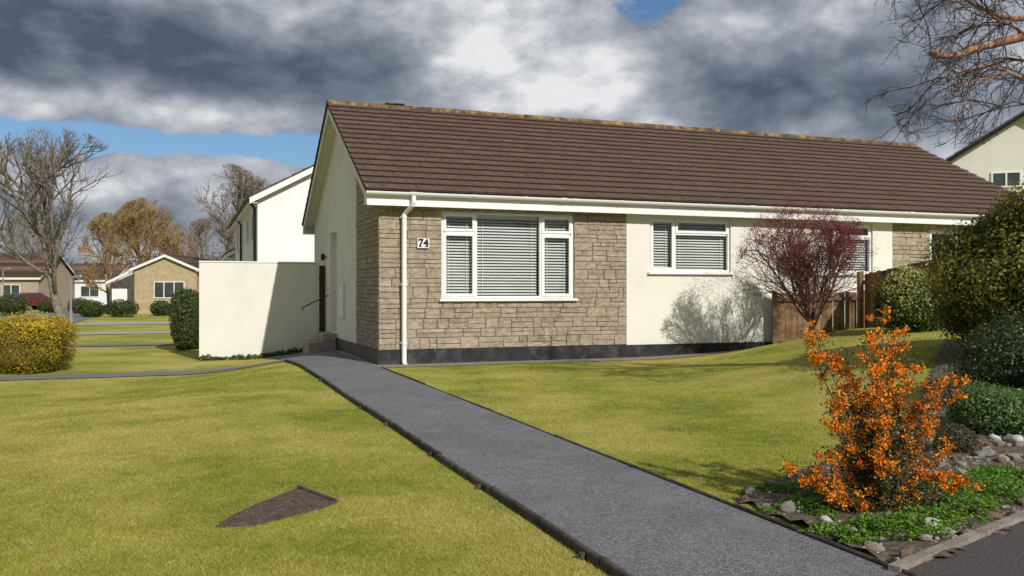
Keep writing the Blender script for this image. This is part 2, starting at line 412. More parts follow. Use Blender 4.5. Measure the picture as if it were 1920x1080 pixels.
mb.obj('rim',m_rust,mo)
tag(mo,'rusty iron manhole cover half overgrown in the lawn','manhole cover')
BED=[(1.345,5.33),(1.75,5.85),(2.35,6.5),(3.1,7.3),(3.75,8.3),(4.75,10.0),(6.1,12.4),(12,13.5),(14,14.1),(2.815,4.80),(1.76,3.90)]
gx2=np.arange(1.0,14,.07); gy2=np.arange(3.6,14.2,.07)
X,Y=np.meshgrid(gx2,gy2); ok=inpoly(X+.035,Y+.035,BED)
Z=hgt(X,Y)+.012+.03*np.abs(np.sin(X*7)*np.cos(Y*6))
idx=np.arange(X.size).reshape(X.shape)
F=np.stack([idx[:-1,:-1],idx[:-1,1:],idx[1:,1:],idx[1:,:-1]],-1)[ok[:-1,:-1]]
tag(np_obj('flower_bed',np.stack([X,Y,Z],-1).reshape(-1,3),F.reshape(-1,4),m_soil,smooth=True),'brown soil flower bed strewn with stones','flower bed',kind='structure')

# grass blades
rg=np.random.default_rng(3)
NB=680000
d=np.exp(rg.uniform(math.log(3.2),math.log(17),NB)); x=rg.uniform(-.70,.70,NB)*d; y=d
s,v=tolocal(x,y)
ej=rg.normal(0,.012,NB)
bad=((s+ej>-1.325)&(s+ej<-.085))|((v+ej*2>2.55)&(v+ej*2<3.4)&(s<0))|((s>-.2)&(v+ej*5>-.58))|inpoly(x+ej*1.6,y+ej*1.6,mpw)|inpoly(x+ej*2,y-ej*2,BED)
bad|=((x-k0.x)*kn.x+(y-k0.y)*kn.y>-.05)
x=x[~bad];y=y[~bad];d=d[~bad];n=len(x)
z=hgt(x,y)
wd=.0018*(1+d/6); ht=rg.uniform(.004,.015,n)
a=rg.uniform(0,2*np.pi,n); lean=rg.normal(0,.010,(n,2))
V=np.zeros((n,3,3),np.float32)
V[:,0]=np.stack([x-np.cos(a)*wd,y-np.sin(a)*wd,z-.002],-1)
V[:,1]=np.stack([x+np.cos(a)*wd,y+np.sin(a)*wd,z-.002],-1)
V[:,2]=np.stack([x+lean[:,0],y+lean[:,1],z+ht],-1)
np_o=np_obj('grass',V.reshape(-1,3),np.arange(3*n).reshape(-1,3),m_blade,rnd=np.repeat(rg.random(n),3))
tag(np_o,'short mown grass blades, green with straw patches','grass',kind='stuff')

# ------------------------------------------------ BUNGALOW (local frame)
H=empty('bungalow',(C0[0],C0[1],0),TH)
tag(H,'single-storey bungalow in tan stone and cream render with brown tiled roof','house')
LEN=15.44; HD=4.04; DEP=8.08
SL=(5.26-2.957)/(4.04+.30)
def roofz(v): 
    return 2.957+SL*((v if v<=HD else 2*HD-v)+.30)
WT=2.93
W1=(1.09,3.62,1.13,2.665); W2=(5.2,7.01,1.63,2.675); W3=(9.15,10.54,1.63,2.675); W4=(12.10,12.95,.75,2.60)
def sheet(mb,x0,x1,z0,z1,holes,yy=0,dep=.11):
    xs=sorted(set([x0,x1]+[q for h in holes for q in h[:2] if x0<q<x1]))
    for i in range(len(xs)-1):
        a,b_=xs[i],xs[i+1]; m=(a+b_)/2
        hs=[h for h in holes if h[0]<m<h[1]]
        zz=z0
        for h in hs:
            mb.quad((a,yy,zz),(b_,yy,zz),(b_,yy,h[2]),(a,yy,h[2])); zz=h[3]
        mb.quad((a,yy,zz),(b_,yy,zz),(b_,yy,z1),(a,yy,z1))
    for h in holes:
        a,b_,c,d_=h
        if not(x0<=a and b_<=x1): continue
        mb.quad((a,yy,c),(b_,yy,c),(b_,yy+dep,c),(a,yy+dep,c)); mb.quad((a,yy,d_),(a,yy+dep,d_),(b_,yy+dep,d_),(b_,yy,d_))
        mb.quad((a,yy,c),(a,yy+dep,c),(a,yy+dep,d_),(a,yy,d_)); mb.quad((b_,yy,c),(b_,yy,d_),(b_,yy+dep,d_),(b_,yy+dep,c))
ST1=4.70
mb=MB(); sheet(mb,0,ST1,-.3,WT,[W1])
mb.quad((0,2.1,-.3),(0,0,-.3),(0,0,roofz(0)-.1),(0,2.1,roofz(2.1)-.1))
mb.obj('backing_wall',m_mortar,H)
mb=MB(); sheet(mb,11.07,LEN,-.3,WT,[W4]); mb.obj('backing_wall',m_mortar,H)
mb=MB(); sheet(mb,ST1,11.07,-.3,WT,[W2,W3],yy=-.022)
mb.quad((ST1,-.022,-.3),(ST1,-.022,WT),(ST1,.0,WT),(ST1,.0,-.3))
D=(4.5,5.45,.35,2.58)
def gab(a,b_,z0a,z1a,z1b): mb.quad((-.012,b_,z0a),(-.012,a,z0a),(-.012,a,z1a),(-.012,b_,z1b))
rz=lambda v: roofz(v)-.1
gab(2.1,HD,-.3,rz(2.1),rz(HD)); gab(HD,D[0],-.3,rz(HD),rz(D[0])); gab(D[0],D[1],-.3,D[2],D[2]); gab(D[0],D[1],D[3],rz(D[0]),rz(D[1])); gab(D[1],DEP,-.3,rz(D[1]),rz(DEP))
x0,x1=-.012,.35
mb.quad((x0,D[0],D[2]),(x0,D[0],D[3]),(x1,D[0],D[3]),(x1,D[0],D[2])); mb.quad((x0,D[1],D[2]),(x1,D[1],D[2]),(x1,D[1],D[3]),(x0,D[1],D[3]))
mb.quad((x0,D[0],D[3]),(x0,D[1],D[3]),(x1,D[1],D[3]),(x1,D[0],D[3])); mb.quad((x0,D[0],D[2]),(x1,D[0],D[2]),(x1,D[1],D[2]),(x0,D[1],D[2]))
mb.quad((0,DEP,-.3),(0,DEP,WT),(LEN,DEP,WT),(LEN,DEP,-.3))
mb.quad((LEN,0,-.3),(LEN,DEP,-.3),(LEN,DEP,WT),(LEN,0,WT)); mb.add([(LEN,0,WT),(LEN,DEP,WT),(LEN,HD,rz(HD))],[(0,1,2)])
mb.obj('wall',m_rend,H)
mb=MB(); mb.bbox(.30,.345,D[0]+.06,D[1]-.06,D[2]+.03,D[3]-.06)
mb.box(.28,.36,D[0],D[0]+.058,D[2],D[3]); mb.box(.28,.36,D[1]-.058,D[1],D[2],D[3]); mb.box(.28,.36,D[0]+.059,D[1]-.059,D[3]-.058,D[3]-.001)
dr=mb.obj('door',m_upvc,H)
mb=MB(); mb.tube([(.27,4.66,1.3),(.27,4.78,1.3)],[.012,.012],6); mb.tube([(.30,4.66,1.3),(.27,4.66,1.3)],[.012,.012],6); mb.obj('handle',m_metal,dr)
rng=random.Random(19)
def block(mb,a,b_,c,d_,plane):
    g=.0022; a+=g;b_-=g;c+=g;d_-=g
    if b_-a<.015 or d_-c<.015: return
    mb.cur=min(1,max(0,rng.gauss(.5,.24)))
    dep=rng.uniform(.020,.029); i=.010
    nxx=max(1,int((b_-a)/.055)); nz=max(1,int((d_-c)/.04))
    vs=[];fs=[]
    def P(x,z,y):
        return (x,-y,z) if plane=='f' else (-y,x,z)
    for zi in range(nz+1):
        for xi in range(nxx+1):
            x=a+i+(b_-a-2*i)*xi/nxx+rng.uniform(-.004,.004); z=c+i+(d_-c-2*i)*zi/nz+rng.uniform(-.004,.004)
            vs.append(P(x,z,dep+rng.uniform(-.007,.007)))
    w_=nxx+1
    flip = plane!='f'
    for zi in range(nz):
        for xi in range(nxx):
            q=(zi*w_+xi,zi*w_+xi+1,(zi+1)*w_+xi+1,(zi+1)*w_+xi); fs.append(q[::-1] if flip else q)
    border=[xi for xi in range(w_)]+[zi*w_+nxx for zi in range(1,nz+1)]+[nz*w_+xi for xi in range(nxx-1,-1,-1)]+[zi*w_ for zi in range(nz-1,0,-1)]
    o_=len(vs)
    for bi in border:
        xi=bi%w_;zi=bi//w_
        vs.append(P(a+(b_-a)*xi/nxx,c+(d_-c)*zi/nz,.011))
    nb=len(border)
    for k in range(nb):
        q=(o_+k,o_+(k+1)%nb,border[(k+1)%nb],border[k]); fs.append(q[::-1] if flip else q)
    mb.add(vs,fs)
def clad(a0,b0,z0,z1,holes,plane,top=None):
    mb=MB(); z=z0
    while z<z1-.03:
        hh=rng.choice([.15,.18,.20]); hh=min(hh,z1-z)
        if z1-(z+hh)<.06: hh=z1-z
        for h in holes:
            for e in (h[2],h[3]):
                if z<e-1e-4<z+hh-1e-4 and e-z>.03: hh=e-z
        segs=[(a0,b0)]
        for h in holes:
            if z+hh/2>h[2] and z+hh/2<h[3]: segs=[(a0,h[0]),(h[1],b0)]
        for (p,q) in segs:
            x=p
            while x<q-1e-4:
                L=rng.uniform(.28,.58)
                if q-(x+L)<.16: L=q-x
                ztop=z+hh
                if top: ztop=min(ztop,top(x))
                if ztop-z>.03:
                    r=rng.random()
                    if ztop-z<.11 or r<.26:
                        k=x+L*rng.uniform(.4,.6)
                        if L>.4: block(mb,x,k,z,ztop,plane); block(mb,k,x+L,z,ztop,plane)
                        else: block(mb,x,x+L,z,ztop,plane)
                    elif r<.9:
                        m=z+(ztop-z)*rng.choice([.45,.5,.55]); k=x+L*rng.uniform(.3,.7)
                        block(mb,x,x+L,z,m,plane)
                        if rng.random()<.5 and L>.35: block(mb,x,k,m,ztop,plane); block(mb,k,x+L,m,ztop,plane)
                        else: block(mb,x,x+L,m,ztop,plane)
                    else:
                        k=x+L*rng.uniform(.35,.65); m=z+(ztop-z)/2
                        block(mb,x,k,z,ztop,plane); block(mb,k,x+L,z,m,plane); block(mb,k,x+L,m,ztop,plane)
                x+=L
        z+=hh
    mb.obj('stone_cladding',m_stone,H)
clad(-.024,ST1,.25,2.72,[W1],'f')
clad(11.07,LEN,.25,2.72,[W4],'f')
clad(-.0,2.1,.25,4.1,[],'g',top=lambda v: roofz(v)-.14)
mb=MB(); mb.cur=.5
mb.bbox(-.05,7.86,-.055,-.023,-.3,.247,.004); mb.bbox(-.05,-.013,-.0225,4.4,-.3,.247,.004)
mb.bbox(7.861,LEN,-.05,-.023,-.3,.247,.004)
mb.obj('plinth',m_plinth,H)
for s_ in (.95,2.9,4.2):
    mb=MB()
    mb.box(s_-.01,s_+.23,-.059,-.0553,.08,.212)
    for k in range(5): mb.box(s_,s_+.22,-.064,-.0593,.09+k*.024,.102+k*.024)
    mb.obj('air_brick',m_plinth,H)
def window(spec,lights,name='window',blind=True,pitch=.052,sill=True,parent=H):
    a,b_,c,d_=spec
    mb=MB(); y0,y1=.022,.085; f=.045
    mb.bbox(a,a+f,y0,y1,c,d_); mb.bbox(b_-f,b_,y0,y1,c,d_)
    mb.bbox(a+f+.0005,b_-f-.0005,y0+.001,y1,c,c+f); mb.bbox(a+f+.0005,b_-f-.0005,y0+.001,y1,d_-f,d_)
    gl_=MB(); bl=MB()
    for (p,q,r,t,cas) in lights:
        if p>a+.01: mb.bbox(p-.024,p+.024,y0+.002,y1,r+.001 if r>c+.01 else c+f+.001,t-.001 if t<d_-.01 else d_-f-.001)
        if r>c+.01: mb.bbox(max(p,a+f)+.025,min(q,b_-f)-.025,y0+.003,y1,r-.024,r+.024)
        P0=(a+f if p<=a+.01 else p+.024); P1=(b_-f if q>=b_-.01 else q-.024); Z0=(c+f if r<=c+.01 else r+.024); Z1=(d_-f if t>=d_-.01 else t-.024)
        if cas:
            e=.042; yy=y0-.014
            mb.bbox(P0-.01,P0+e,yy,y0+.03,Z0-.01,Z1+.01); mb.bbox(P1-e,P1+.01,yy,y0+.03,Z0-.01,Z1+.01)
            mb.bbox(P0+e+.0005,P1-e-.0005,yy+.001,y0+.03,Z0-.01,Z0+e); mb.bbox(P0+e+.0005,P1-e-.0005,yy+.001,y0+.03,Z1-e,Z1+.01)
        gl_.quad((P0,y0+.025,Z0),(P1,y0+.025,Z0),(P1,y0+.025,Z1),(P0,y0+.025,Z1))
    wo=mb.obj(name,m_upvc,parent)
    gl_.obj('glass',m_glass,wo)
    if blind:
        cols=sorted(set((max(p,a),min(q,b_)) for p,q,_,_,_ in lights))
        rr=random.Random(int(a*100))
        for (p,q) in cols:
            z=d_-.10
            bl.box(p+.03,q-.03,.11,.15,d_-.085,d_-.045)
            while z>c+.06:
                w_=.025; an=R(40)
                dy=w_*math.cos(an); dz=w_*math.sin(an); yc=.135
                j=rr.uniform(-.002,.002)
                bl.add([(p+.035,yc-dy,z-dz+j),(q-.035,yc-dy,z-dz-j),(q-.035,yc,z+.004-j),(p+.035,yc,z+.004+j),(p+.035,yc+dy,z+dz),(q-.035,yc+dy,z+dz)],[(0,1,2,3),(3,2,5,4)])
                z-=pitch
            for sx in (p+.15,q-.15):
                bl.box(sx-.004,sx+.004,.108,.111,c+.06,d_-.06)
        bl.obj('blind',m_blind,wo)
    if sill:
        sb=MB(); sb.bbox(a-.05,b_+.05,-.085,.03,c-.05,c-.002,.008); sb.obj('sill',m_upvc,wo)
    return wo
TZ=2.30
window(W1,[(W1[0],1.728,W1[2],TZ,1),(W1[0],1.728,TZ,W1[3],1),(1.728,2.973,W1[2],W1[3],0),(2.973,W1[1],W1[2],TZ,1),(2.973,W1[1],TZ,W1[3],1)])
T2=2.37
window(W2,[(W2[0],5.766,W2[2],W2[3],1),(5.766,W2[1],W2[2],T2,0),(5.766,W2[1],T2,W2[3],1)])
window(W3,[(W3[0],9.6,W3[2],W3[3],1),(9.6,W3[1],W3[2],T2,0),(9.6,W3[1],T2,W3[3],1)])
window(W4,[(W4[0],W4[1],W4[2],W4[3],1)],blind=False)
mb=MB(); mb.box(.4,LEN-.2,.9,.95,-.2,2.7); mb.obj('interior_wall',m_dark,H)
# roof
pl=math.hypot(1,SL); ev=(1/pl,SL/pl); nv=(-SL/pl,1/pl)
Ls=(HD+.30)*pl; ROWS=17; g=Ls/ROWS; S0,S1=-.30,LEN+.28
rng=random.Random(21)
mb=MB()
tw=.305
for side in (0,1):
    def P(s_,t,h_):
        vv=-.30+ev[0]*t+nv[0]*h_; zz=2.957+ev[1]*t+nv[1]*h_
        return (s_, vv if side==0 else 2*HD-vv, zz)
    for r_ in range(ROWS):
        t0=r_*g; t1=t0+g+.035
        if r_==ROWS-1: t1=t0+g
        off=(r_%2)*tw/2; rowj=rng.uniform(-.03,.03)
        s_=S0-off
        while s_<S1:
            a=max(s_,S0)+.003; b_=min(s_+tw,S1)-.003; s_+=tw
            if b_-a<.02: continue
            j=rng.uniform(-.0025,.0025); j2=rng.uniform(-.0025,.0025); jt=rng.uniform(-.003,.003)
            cc_=min(1,max(0,.56+rowj+rng.gauss(0,.06)))
            tp=.036; bo=.016 if r_ else -.004
            fl=lambda fs: [f[::-1] for f in fs] if side else fs
            mb.cur=cc_
            mb.add([P(a,t0+jt+.010,tp+j),P(b_,t0+jt+.010,tp+j2),P(b_,t1,.002),P(a,t1,.002)],fl([(0,1,2,3)]))
            mb.cur=.10  # tile edges coloured darker: painted shadow line at each course, plus edge dirt
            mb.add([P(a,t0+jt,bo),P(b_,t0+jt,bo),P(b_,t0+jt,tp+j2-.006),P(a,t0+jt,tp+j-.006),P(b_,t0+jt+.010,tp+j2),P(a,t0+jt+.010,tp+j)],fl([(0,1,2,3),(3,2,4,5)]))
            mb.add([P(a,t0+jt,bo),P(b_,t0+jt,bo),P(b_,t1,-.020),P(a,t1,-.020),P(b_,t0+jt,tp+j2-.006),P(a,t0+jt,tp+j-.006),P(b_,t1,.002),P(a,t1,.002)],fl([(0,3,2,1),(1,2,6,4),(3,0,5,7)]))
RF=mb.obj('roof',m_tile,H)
mb=MB()
for side in (0,1):
    def P(s_,t,h_):
        vv=-.30+ev[0]*t+nv[0]*h_; zz=2.957+ev[1]*t+nv[1]*h_
        return (s_, vv if side==0 else 2*HD-vv, zz)
    a,b_=S0+.02,S1-.02
    vs=[P(a,.03,-.07),P(b_,.03,-.07),P(b_,Ls-.03,-.07),P(a,Ls-.03,-.07),P(a,.03,-.026),P(b_,.03,-.026),P(b_,Ls,-.026),P(a,Ls,-.026)]
    fs=[(0,3,2,1),(4,5,6,7),(0,1,5,4),(1,2,6,5),(2,3,7,6),(3,0,4,7)]
    if side: fs=[f[::-1] for f in fs]
    mb.add(vs,fs)
mb.obj('roof_deck',m_dark,RF)
for side in (0,1):
    for (a,b_) in ((S0+.03,S0+.055),(S1-.055,S1-.03)):
        mb=MB()
        def P(s_,t,h_):
            vv=-.30+ev[0]*t+nv[0]*h_; zz=2.957+ev[1]*t+nv[1]*h_
            return (s_, vv if side==0 else 2*HD-vv, zz)
        vs=[P(a,.06,-.20),P(b_,.06,-.20),P(b_,Ls-.115,-.20),P(a,Ls-.115,-.20),P(a,.0,-.072),P(b_,.0,-.072),P(b_,Ls-.04,-.072),P(a,Ls-.04,-.072)]
        fs=[(0,3,2,1),(4,5,6,7),(0,1,5,4),(1,2,6,5),(2,3,7,6),(3,0,4,7)]
        if side: fs=[f[::-1] for f in fs]
        mb.add(vs,fs)
        if a<0:
            vs=[P(b_,.06,-.12),P(-.012,.06,-.12),P(-.012,Ls-.08,-.12),P(b_,Ls-.08,-.12)]
            mb.add(vs,[(0,1,2,3)])
        mb.obj('bargeboard',m_rend,RF)
mb=MB(); s_=S0
while s_<S1-.05:
    L=min(.45,S1-s_); mb.cur=rng.random(); zr=5.26+rng.uniform(-.006,.006)-.005; n=8
    vs=[];fs=[]
    for e,(ss_,rr_) in enumerate(((s_+.004,.125),(s_+L*.9,.12),(s_+L-.004,.13))):
        for k in range(n+1):
            t=math.pi*(-.05+1.1*k/n); vs.append((ss_,HD-math.cos(t)*rr_,zr-.025+math.sin(t)*rr_*.75))
    for e in range(2):
        for k in range(n): q=(e*(n+1)+k,(e+1)*(n+1)+k,(e+1)*(n+1)+k+1,e*(n+1)+k+1); fs.append(q)
    fs.append(tuple(range(n+1))); fs.append(tuple(2*(n+1)+k for k in range(n,-1,-1)))
    mb.add(vs,fs); s_+=L
mb.obj('ridge_tile',m_ridge,RF,smooth=False)
mb=MB(); mb.bbox(.95,1.38,HD-.12,HD+.12,5.31,5.35,.02); mb.obj('ridge_vent',m_ridge,RF)
mb=MB(); mb.bbox(S0+.03,S1-.03,-.262,-.235,2.70,2.925,.003)
mb.box(S0+.03,S1-.03,-.2345,.02,2.72,2.732); mb.box(S0+.032,S0+.056,-.234,.0,2.735,3.03)
mb.obj('fascia',m_fasc,RF)
mb=MB(); mb.box(S0+.03,S1-.03,DEP+.235,DEP+.26,2.72,2.925); mb.box(S0+.03,S1-.03,DEP,DEP+.2345,2.72,2.732)
mb.obj('fascia',m_fasc,RF)
mb=MB(); ra=.058; yc=-.327; zc=2.925
def halfpipe(mb,s0,s1,ra,yc,zc):
    vs=[];n=10
    for s_ in (s0,s1):
        for k in range(n+1):
            t=math.pi*k/n; vs.append((s_,yc-math.cos(t)*ra,zc-math.sin(t)*ra))
        for k in range(n,-1,-1):
            t=math.pi*k/n; vs.append((s_,yc-math.cos(t)*(ra-.005),zc-math.sin(t)*(ra-.005)+.001))
    m=2*(n+1); fs=[(k,(k+1)%m,m+(k+1)%m,m+k) for k in range(m)]
    fs.append(tuple(range(n+1))); fs.append(tuple(m+k for k in range(n,-1,-1)))
    mb.add(vs,fs)
halfpipe(mb,S0,S1,ra,yc,zc)
s_=.6
while s_<S1:
    halfpipe(mb,s_,s_+.05,ra+.007,yc,zc+.004); s_+=.95
for s_ in (3.2,7.2,11.2): halfpipe(mb,s_,s_+.12,ra+.010,yc,zc+.006)
halfpipe(mb,.44,.58,ra+.010,yc,zc+.006)
mb.obj('gutter',m_upvc,RF,smooth=False)
mb=MB(); pr=.042
mb.tube([(.51,yc,2.875),(.51,yc,2.76),(.50,yc+.02,2.72),(.42,-.12,2.60),(.40,-.105,2.56),(.40,-.105,.07),(.40,-.115,.04),(.40,-.19,-.0)],[pr]*8,12)
for z in (2.5,1.35,.35): mb.tube([(.40,-.105,z),(.40,-.105,z+.05)],[pr+.007]*2,12); mb.box(.34,.46,-.07,-.035,z+.01,z+.04)
mb.obj('downpipe',m_upvc,H,smooth=False)
NB_=MB(); NB_.bbox(.645,.855,-.062,-.048,2.005,2.175,.003); num=NB_.obj('number_plate',m_upvc,H)
fc=bpy.data.curves.new('num','FONT'); fc.body='74'; fc.size=.185; fc.align_x='CENTER'; fc.align_y='CENTER'; fc.extrude=.004; fc.offset=.006
fo=bpy.data.objects.new('num_tmp',fc); COL.objects.link(fo)
bpy.context.view_layer.update()
me=bpy.data.meshes.new_from_object(fo.evaluated_get(bpy.context.evaluated_depsgraph_get())); bpy.data.objects.remove(fo)
me.materials.clear(); me.materials.append(m_black)
no=bpy.data.objects.new('numerals',me); COL.objects.link(no); no.parent=num; no.location=(.75,-.065,2.09); no.rotation_euler=(R(90),0,0)
for q in ((.775,.84,2.026,2.04),(.678,.725,2.026,2.04),(.664,.675,2.115,2.15)):
    sf=MB(); sf.box(q[0],q[1],-.0695,-.062,q[2],q[3]); sf.obj('numeral_serif',m_black,num)
mb=MB(); mb.bbox(-.05,-.0125,3.42,3.95,.70,1.42); mx_=mb.obj('meter_box',m_rend,H)
mb=MB(); mb.bbox(-.056,-.0505,3.45,3.92,.73,1.39,.002); mb.obj('meter_door',m_rend2,mx_)
mb=MB(); mb.tube([(-.015,6.05,2.06),(-.09,6.05,2.06)],[.02,.02],8); mb.tube([(-.09,6.05,1.98),(-.09,6.05,2.0),(-.09,6.05,2.12),(-.09,6.05,2.14)],[.03,.045,.05,.02],10); mb.obj('wall_lamp',m_metal,H)
mb=MB(); mb.tube([(-.02,5.62,1.16),(-.08,5.62,1.14),(-.58,5.62,.90),(-.62,5.62,.86),(-.6,5.62,.80)],[.013]*5,8); mb.obj('handrail',m_metal,H)
mb=MB(); mb.bbox(-.62,-.013,4.42,5.5,-.3,.155,.01); mb.bbox(-.32,-.014,4.421,5.499,.156,.33,.01); mb.obj('step',m_mortar,H)
mb=MB(); n=16; vs=[(8.35,-.30,2.0)];
for rr_,dy in ((.10,-.01),(.20,-.045)):
    for k in range(n): t=2*math.pi*k/n; vs.append((8.35+rr_*math.cos(t),-.30+dy,2.0+rr_*1.1*math.sin(t)))
fs=[(0,1+k,1+(k+1)%n) for k in range(n)]+[(1+k,1+n+k,1+n+(k+1)%n,1+(k+1)%n) for k in range(n)]
mb.add(vs,fs); mb.tube([(8.35,-.022,1.85),(8.35,-.25,1.85),(8.35,-.29,1.98)],[.015]*3,6); mb.tube([(8.35,-.3,1.8),(8.35,-.6,1.75)],[.01,.01],6); mb.tube([(8.35,-.62,1.74),(8.35,-.58,1.84)],[.025,.025],8)
mb.obj('satellite_dish',m_dish,H)

# ------------------------------------------------ garden wall + gate
GW=empty('garden_wall',(C0[0],C0[1],0),TH)
mb=MB(); mb.bbox(-2.82,-.17,6.2,6.42,-.6,1.905,.012); mb.obj('wall_body',m_rend,GW)
mb=MB(); mb.bbox(-2.83,-.16,6.19,6.43,1.9055,1.945,.01); mb.obj('coping',m_rend,GW)
tag(GW,'cream rendered garden wall joining the side of the bungalow','wall')
gt=empty('gate',(C0[0],C0[1],0),TH)
mb=MB()
for k in range(3): mb.cur=random.random(); mb.bbox(-.158+k*.046,-.158+k*.046+.044,6.14,6.165,.0,1.86,.004)
mb.obj('gate_boards',m_gate,gt)
for zz in (.3,1.5):
    mb=MB(); mb.bbox(-.16,-.02,6.166,6.2,zz,zz+.1); mb.obj('gate_rail',m_gate,gt)
tag(gt,'narrow dark brown timber side gate between wall and house','gate')

# ------------------------------------------------ fences
def fence(p0,p1,b0,b1,t0,t1,label,bw=.11):
    e=empty('fence',(p0.x,p0.y,b0)); L=math.hypot(p1.x-p0.x,p1.y-p0.y); a=math.atan2(p1.y-p0.y,p1.x-p0.x); e.rotation_euler=(0,0,a)
    mb=MB(); n=int(L/bw); rr=random.Random(int(L*100))
    for i in range(n):
        f=(i+.5)/n; mb.cur=rr.random(); bz=(b1-b0)*f; tz=t0+(t1-t0)*f-b0+rr.uniform(-.012,.012)
        mb.bbox(i*L/n+.004,(i+1)*L/n-.005,-.012+.012*(i%2),.008+.012*(i%2),bz-.1,tz,.004)
    mb.obj('fence_boards',m_wood,e)
    for fz in (.12,.85):
        mb=MB(); mb.cur=.4
        za=(t0-b0)*fz; zb=(b1-b0)+(t1-b1)*fz
        mb.add([(0,-.055,za),(L,-.055,zb),(L,-.013,zb),(0,-.013,za),(0,-.055,za+.07),(L,-.055,zb+.07),(L,-.013,zb+.07),(0,-.013,za+.07)],[(0,3,2,1),(4,5,6,7),(0,1,5,4),(1,2,6,5),(2,3,7,6),(3,0,4,7)])
        mb.obj('fence_rail',m_wood,e)
    for x_,zb,zt in ((0,0,t0-b0),(L,b1-b0,t1-b0)):
        mb=MB(); mb.cur=.5; mb.bbox(x_-.045,x_+.045,-.15,-.06,zb-.2,zt+.04,.006); mb.obj('fence_post',m_wood,e)
    tag(e,label,'fence')
pA=Vector(toworld(7.93,-.14)); pB=W(1618,600,17.5)
fence(pA,pB,.12,.2,1.22,1.24,'weathered brown vertical-board timber fence by the house wall')
pC=W(1622,600,17.2); pD=W(1775,600,15.0)
fence(pC,pD,.25,.5,1.60,1.86,'taller brown timber fence rising towards the hedge')

# ------------------------------------------------ other buildings
def gable_house(name,loc,rot,width,length,eave,peak,wallm,roofm,fasm,label,z0=-.6,over=.3,wins=(),cat='house',fasc=.18):
    e=empty(name,loc,rot); mb=MB(); w_=width
    mb.quad((0,0,z0),(w_,0,z0),(w_,0,eave),(0,0,eave)); mb.add([(0,0,eave),(w_,0,eave),(w_/2,0,peak)],[(0,1,2)])
    mb.quad((0,length,z0),(0,0,z0),(0,0,eave),(0,length,eave)); mb.quad((w_,0,z0),(w_,length,z0),(w_,length,eave),(w_,0,eave))
    mb.quad((w_,length,z0),(0,length,z0),(0,length,eave),(w_,length,eave)); mb.add([(w_,length,eave),(0,length,eave),(w_/2,length,peak)],[(0,1,2)])
    mb.obj('wall',wallm,e)
    sl=(peak-eave)/(w_/2); mb=MB(); fb=MB(); N_=12
    for sd in (0,1):
        X_=lambda q:q if sd==0 else w_-q
        for r_ in range(N_):
            a=-over+(w_/2+over)*r_/N_; b_=-over+(w_/2+over)*(r_+1)/N_
            za=eave+sl*a+.12; zb=eave+sl*b_+.12; mb.cur=random.random()
            vs=[(X_(a),-over,za+.03),(X_(b_),-over,zb),(X_(b_),length+over,zb),(X_(a),length+over,za+.03),(X_(a),-over,za-.05),(X_(b_),-over,zb-.05),(X_(b_),length+over,zb-.05),(X_(a),length+over,za-.05)]
            fs=[(0,1,2,3),(7,6,5,4),(0,4,5,1),(2,6,7,3),(3,7,4,0)]
            if sd: fs=[f[::-1] for f in fs]
            mb.add(vs,fs)
        a=-over;za=eave+sl*a+.065; zp=peak+.065
        for yy in (-over+.02,length+over-.05):
            vs=[(X_(a),yy,za-fasc),(X_(w_/2),yy,zp-fasc),(X_(w_/2),yy,zp),(X_(a),yy,za),(X_(a),yy+.03,za-fasc),(X_(w_/2),yy+.03,zp-fasc),(X_(w_/2),yy+.03,zp),(X_(a),yy+.03,za)]
            fs=[(0,1,2,3),(7,6,5,4),(0,4,5,1),(3,2,6,7),(0,3,7,4)]
            if sd: fs=[f[::-1] for f in fs]
            fb.add(vs,fs)
        x_=X_(-over+.02); fb.box(min(x_,X_(-over+.05)),max(x_,X_(-over+.05)),-over+.06,length+over-.06,eave-sl*over-.12,eave-sl*over+.06)
        fb.box(min(X_(-over+.05),X_(0)),max(X_(-over+.05),X_(0)),-over+.06,length+over-.06,eave-sl*over-.12,eave-sl*over-.10)
    mb.obj('roof',roofm,e); fb.obj('fascia',fasm,e)
    for wn in wins:
        face,a,b_,c,d_,mull=wn
        mf=MB(); mg=MB(); t=.06
        def Bx(M_,p,q,r,s2,y0,y1):
            if face=='f': M_.bbox(p,q,-y1,-y0,r,s2,.004)
            else: M_.bbox(-y1,-y0,p,q,r,s2,.004)
        Bx(mf,a,a+t,c,d_,.002,.05); Bx(mf,b_-t,b_,c,d_,.002,.05); Bx(mf,a+t,b_-t,c,c+t,.002,.049); Bx(mf,a+t,b_-t,d_-t,d_,.002,.049)
        for m_ in mull: Bx(mf,a+(b_-a)*m_-t/2,a+(b_-a)*m_+t/2,c+t,d_-t,.002,.048)
        Bx(mg,a+t,b_-t,c+t,d_-t,.002,.02)
        wo=mf.obj('window',m_upvc,e); mg.obj('glass',m_fglass,wo)
    tag(e,label,cat); return e
hx,hy=W(483,500,32).x,32
H2=gable_house('terraced_house',(hx,hy,0),TH,8.4,16,4.72,7.0,m_rend2,m_tileback,m_fasc,'two-storey white rendered house with dark roof behind the bungalow',
  wins=[('s',1.2,2.6,3.2,4.3,[.5]),('s',4.2,5.6,3.2,4.3,[.5]),('s',8.2,9.6,3.2,4.3,[.5]),('s',12,13.4,3.2,4.3,[.5]),('s',1.2,3.0,.8,2.1,[.5]),('s',5,6.5,.8,2.1,[.5])],fasc=.22)
for q in (.35,9):
    mb=MB(); mb.tube([(-.08,q,-.4),(-.08,q,4.3),(-.28,q-.2,4.5)],[.05]*3,8); mb.obj('downpipe',m_black,H2)
mb=MB(); mb.tube([(-.36,-.25,4.62),(-.36,16.2,4.62)],[.06,.06],8); mb.obj('gutter',m_black,H2)
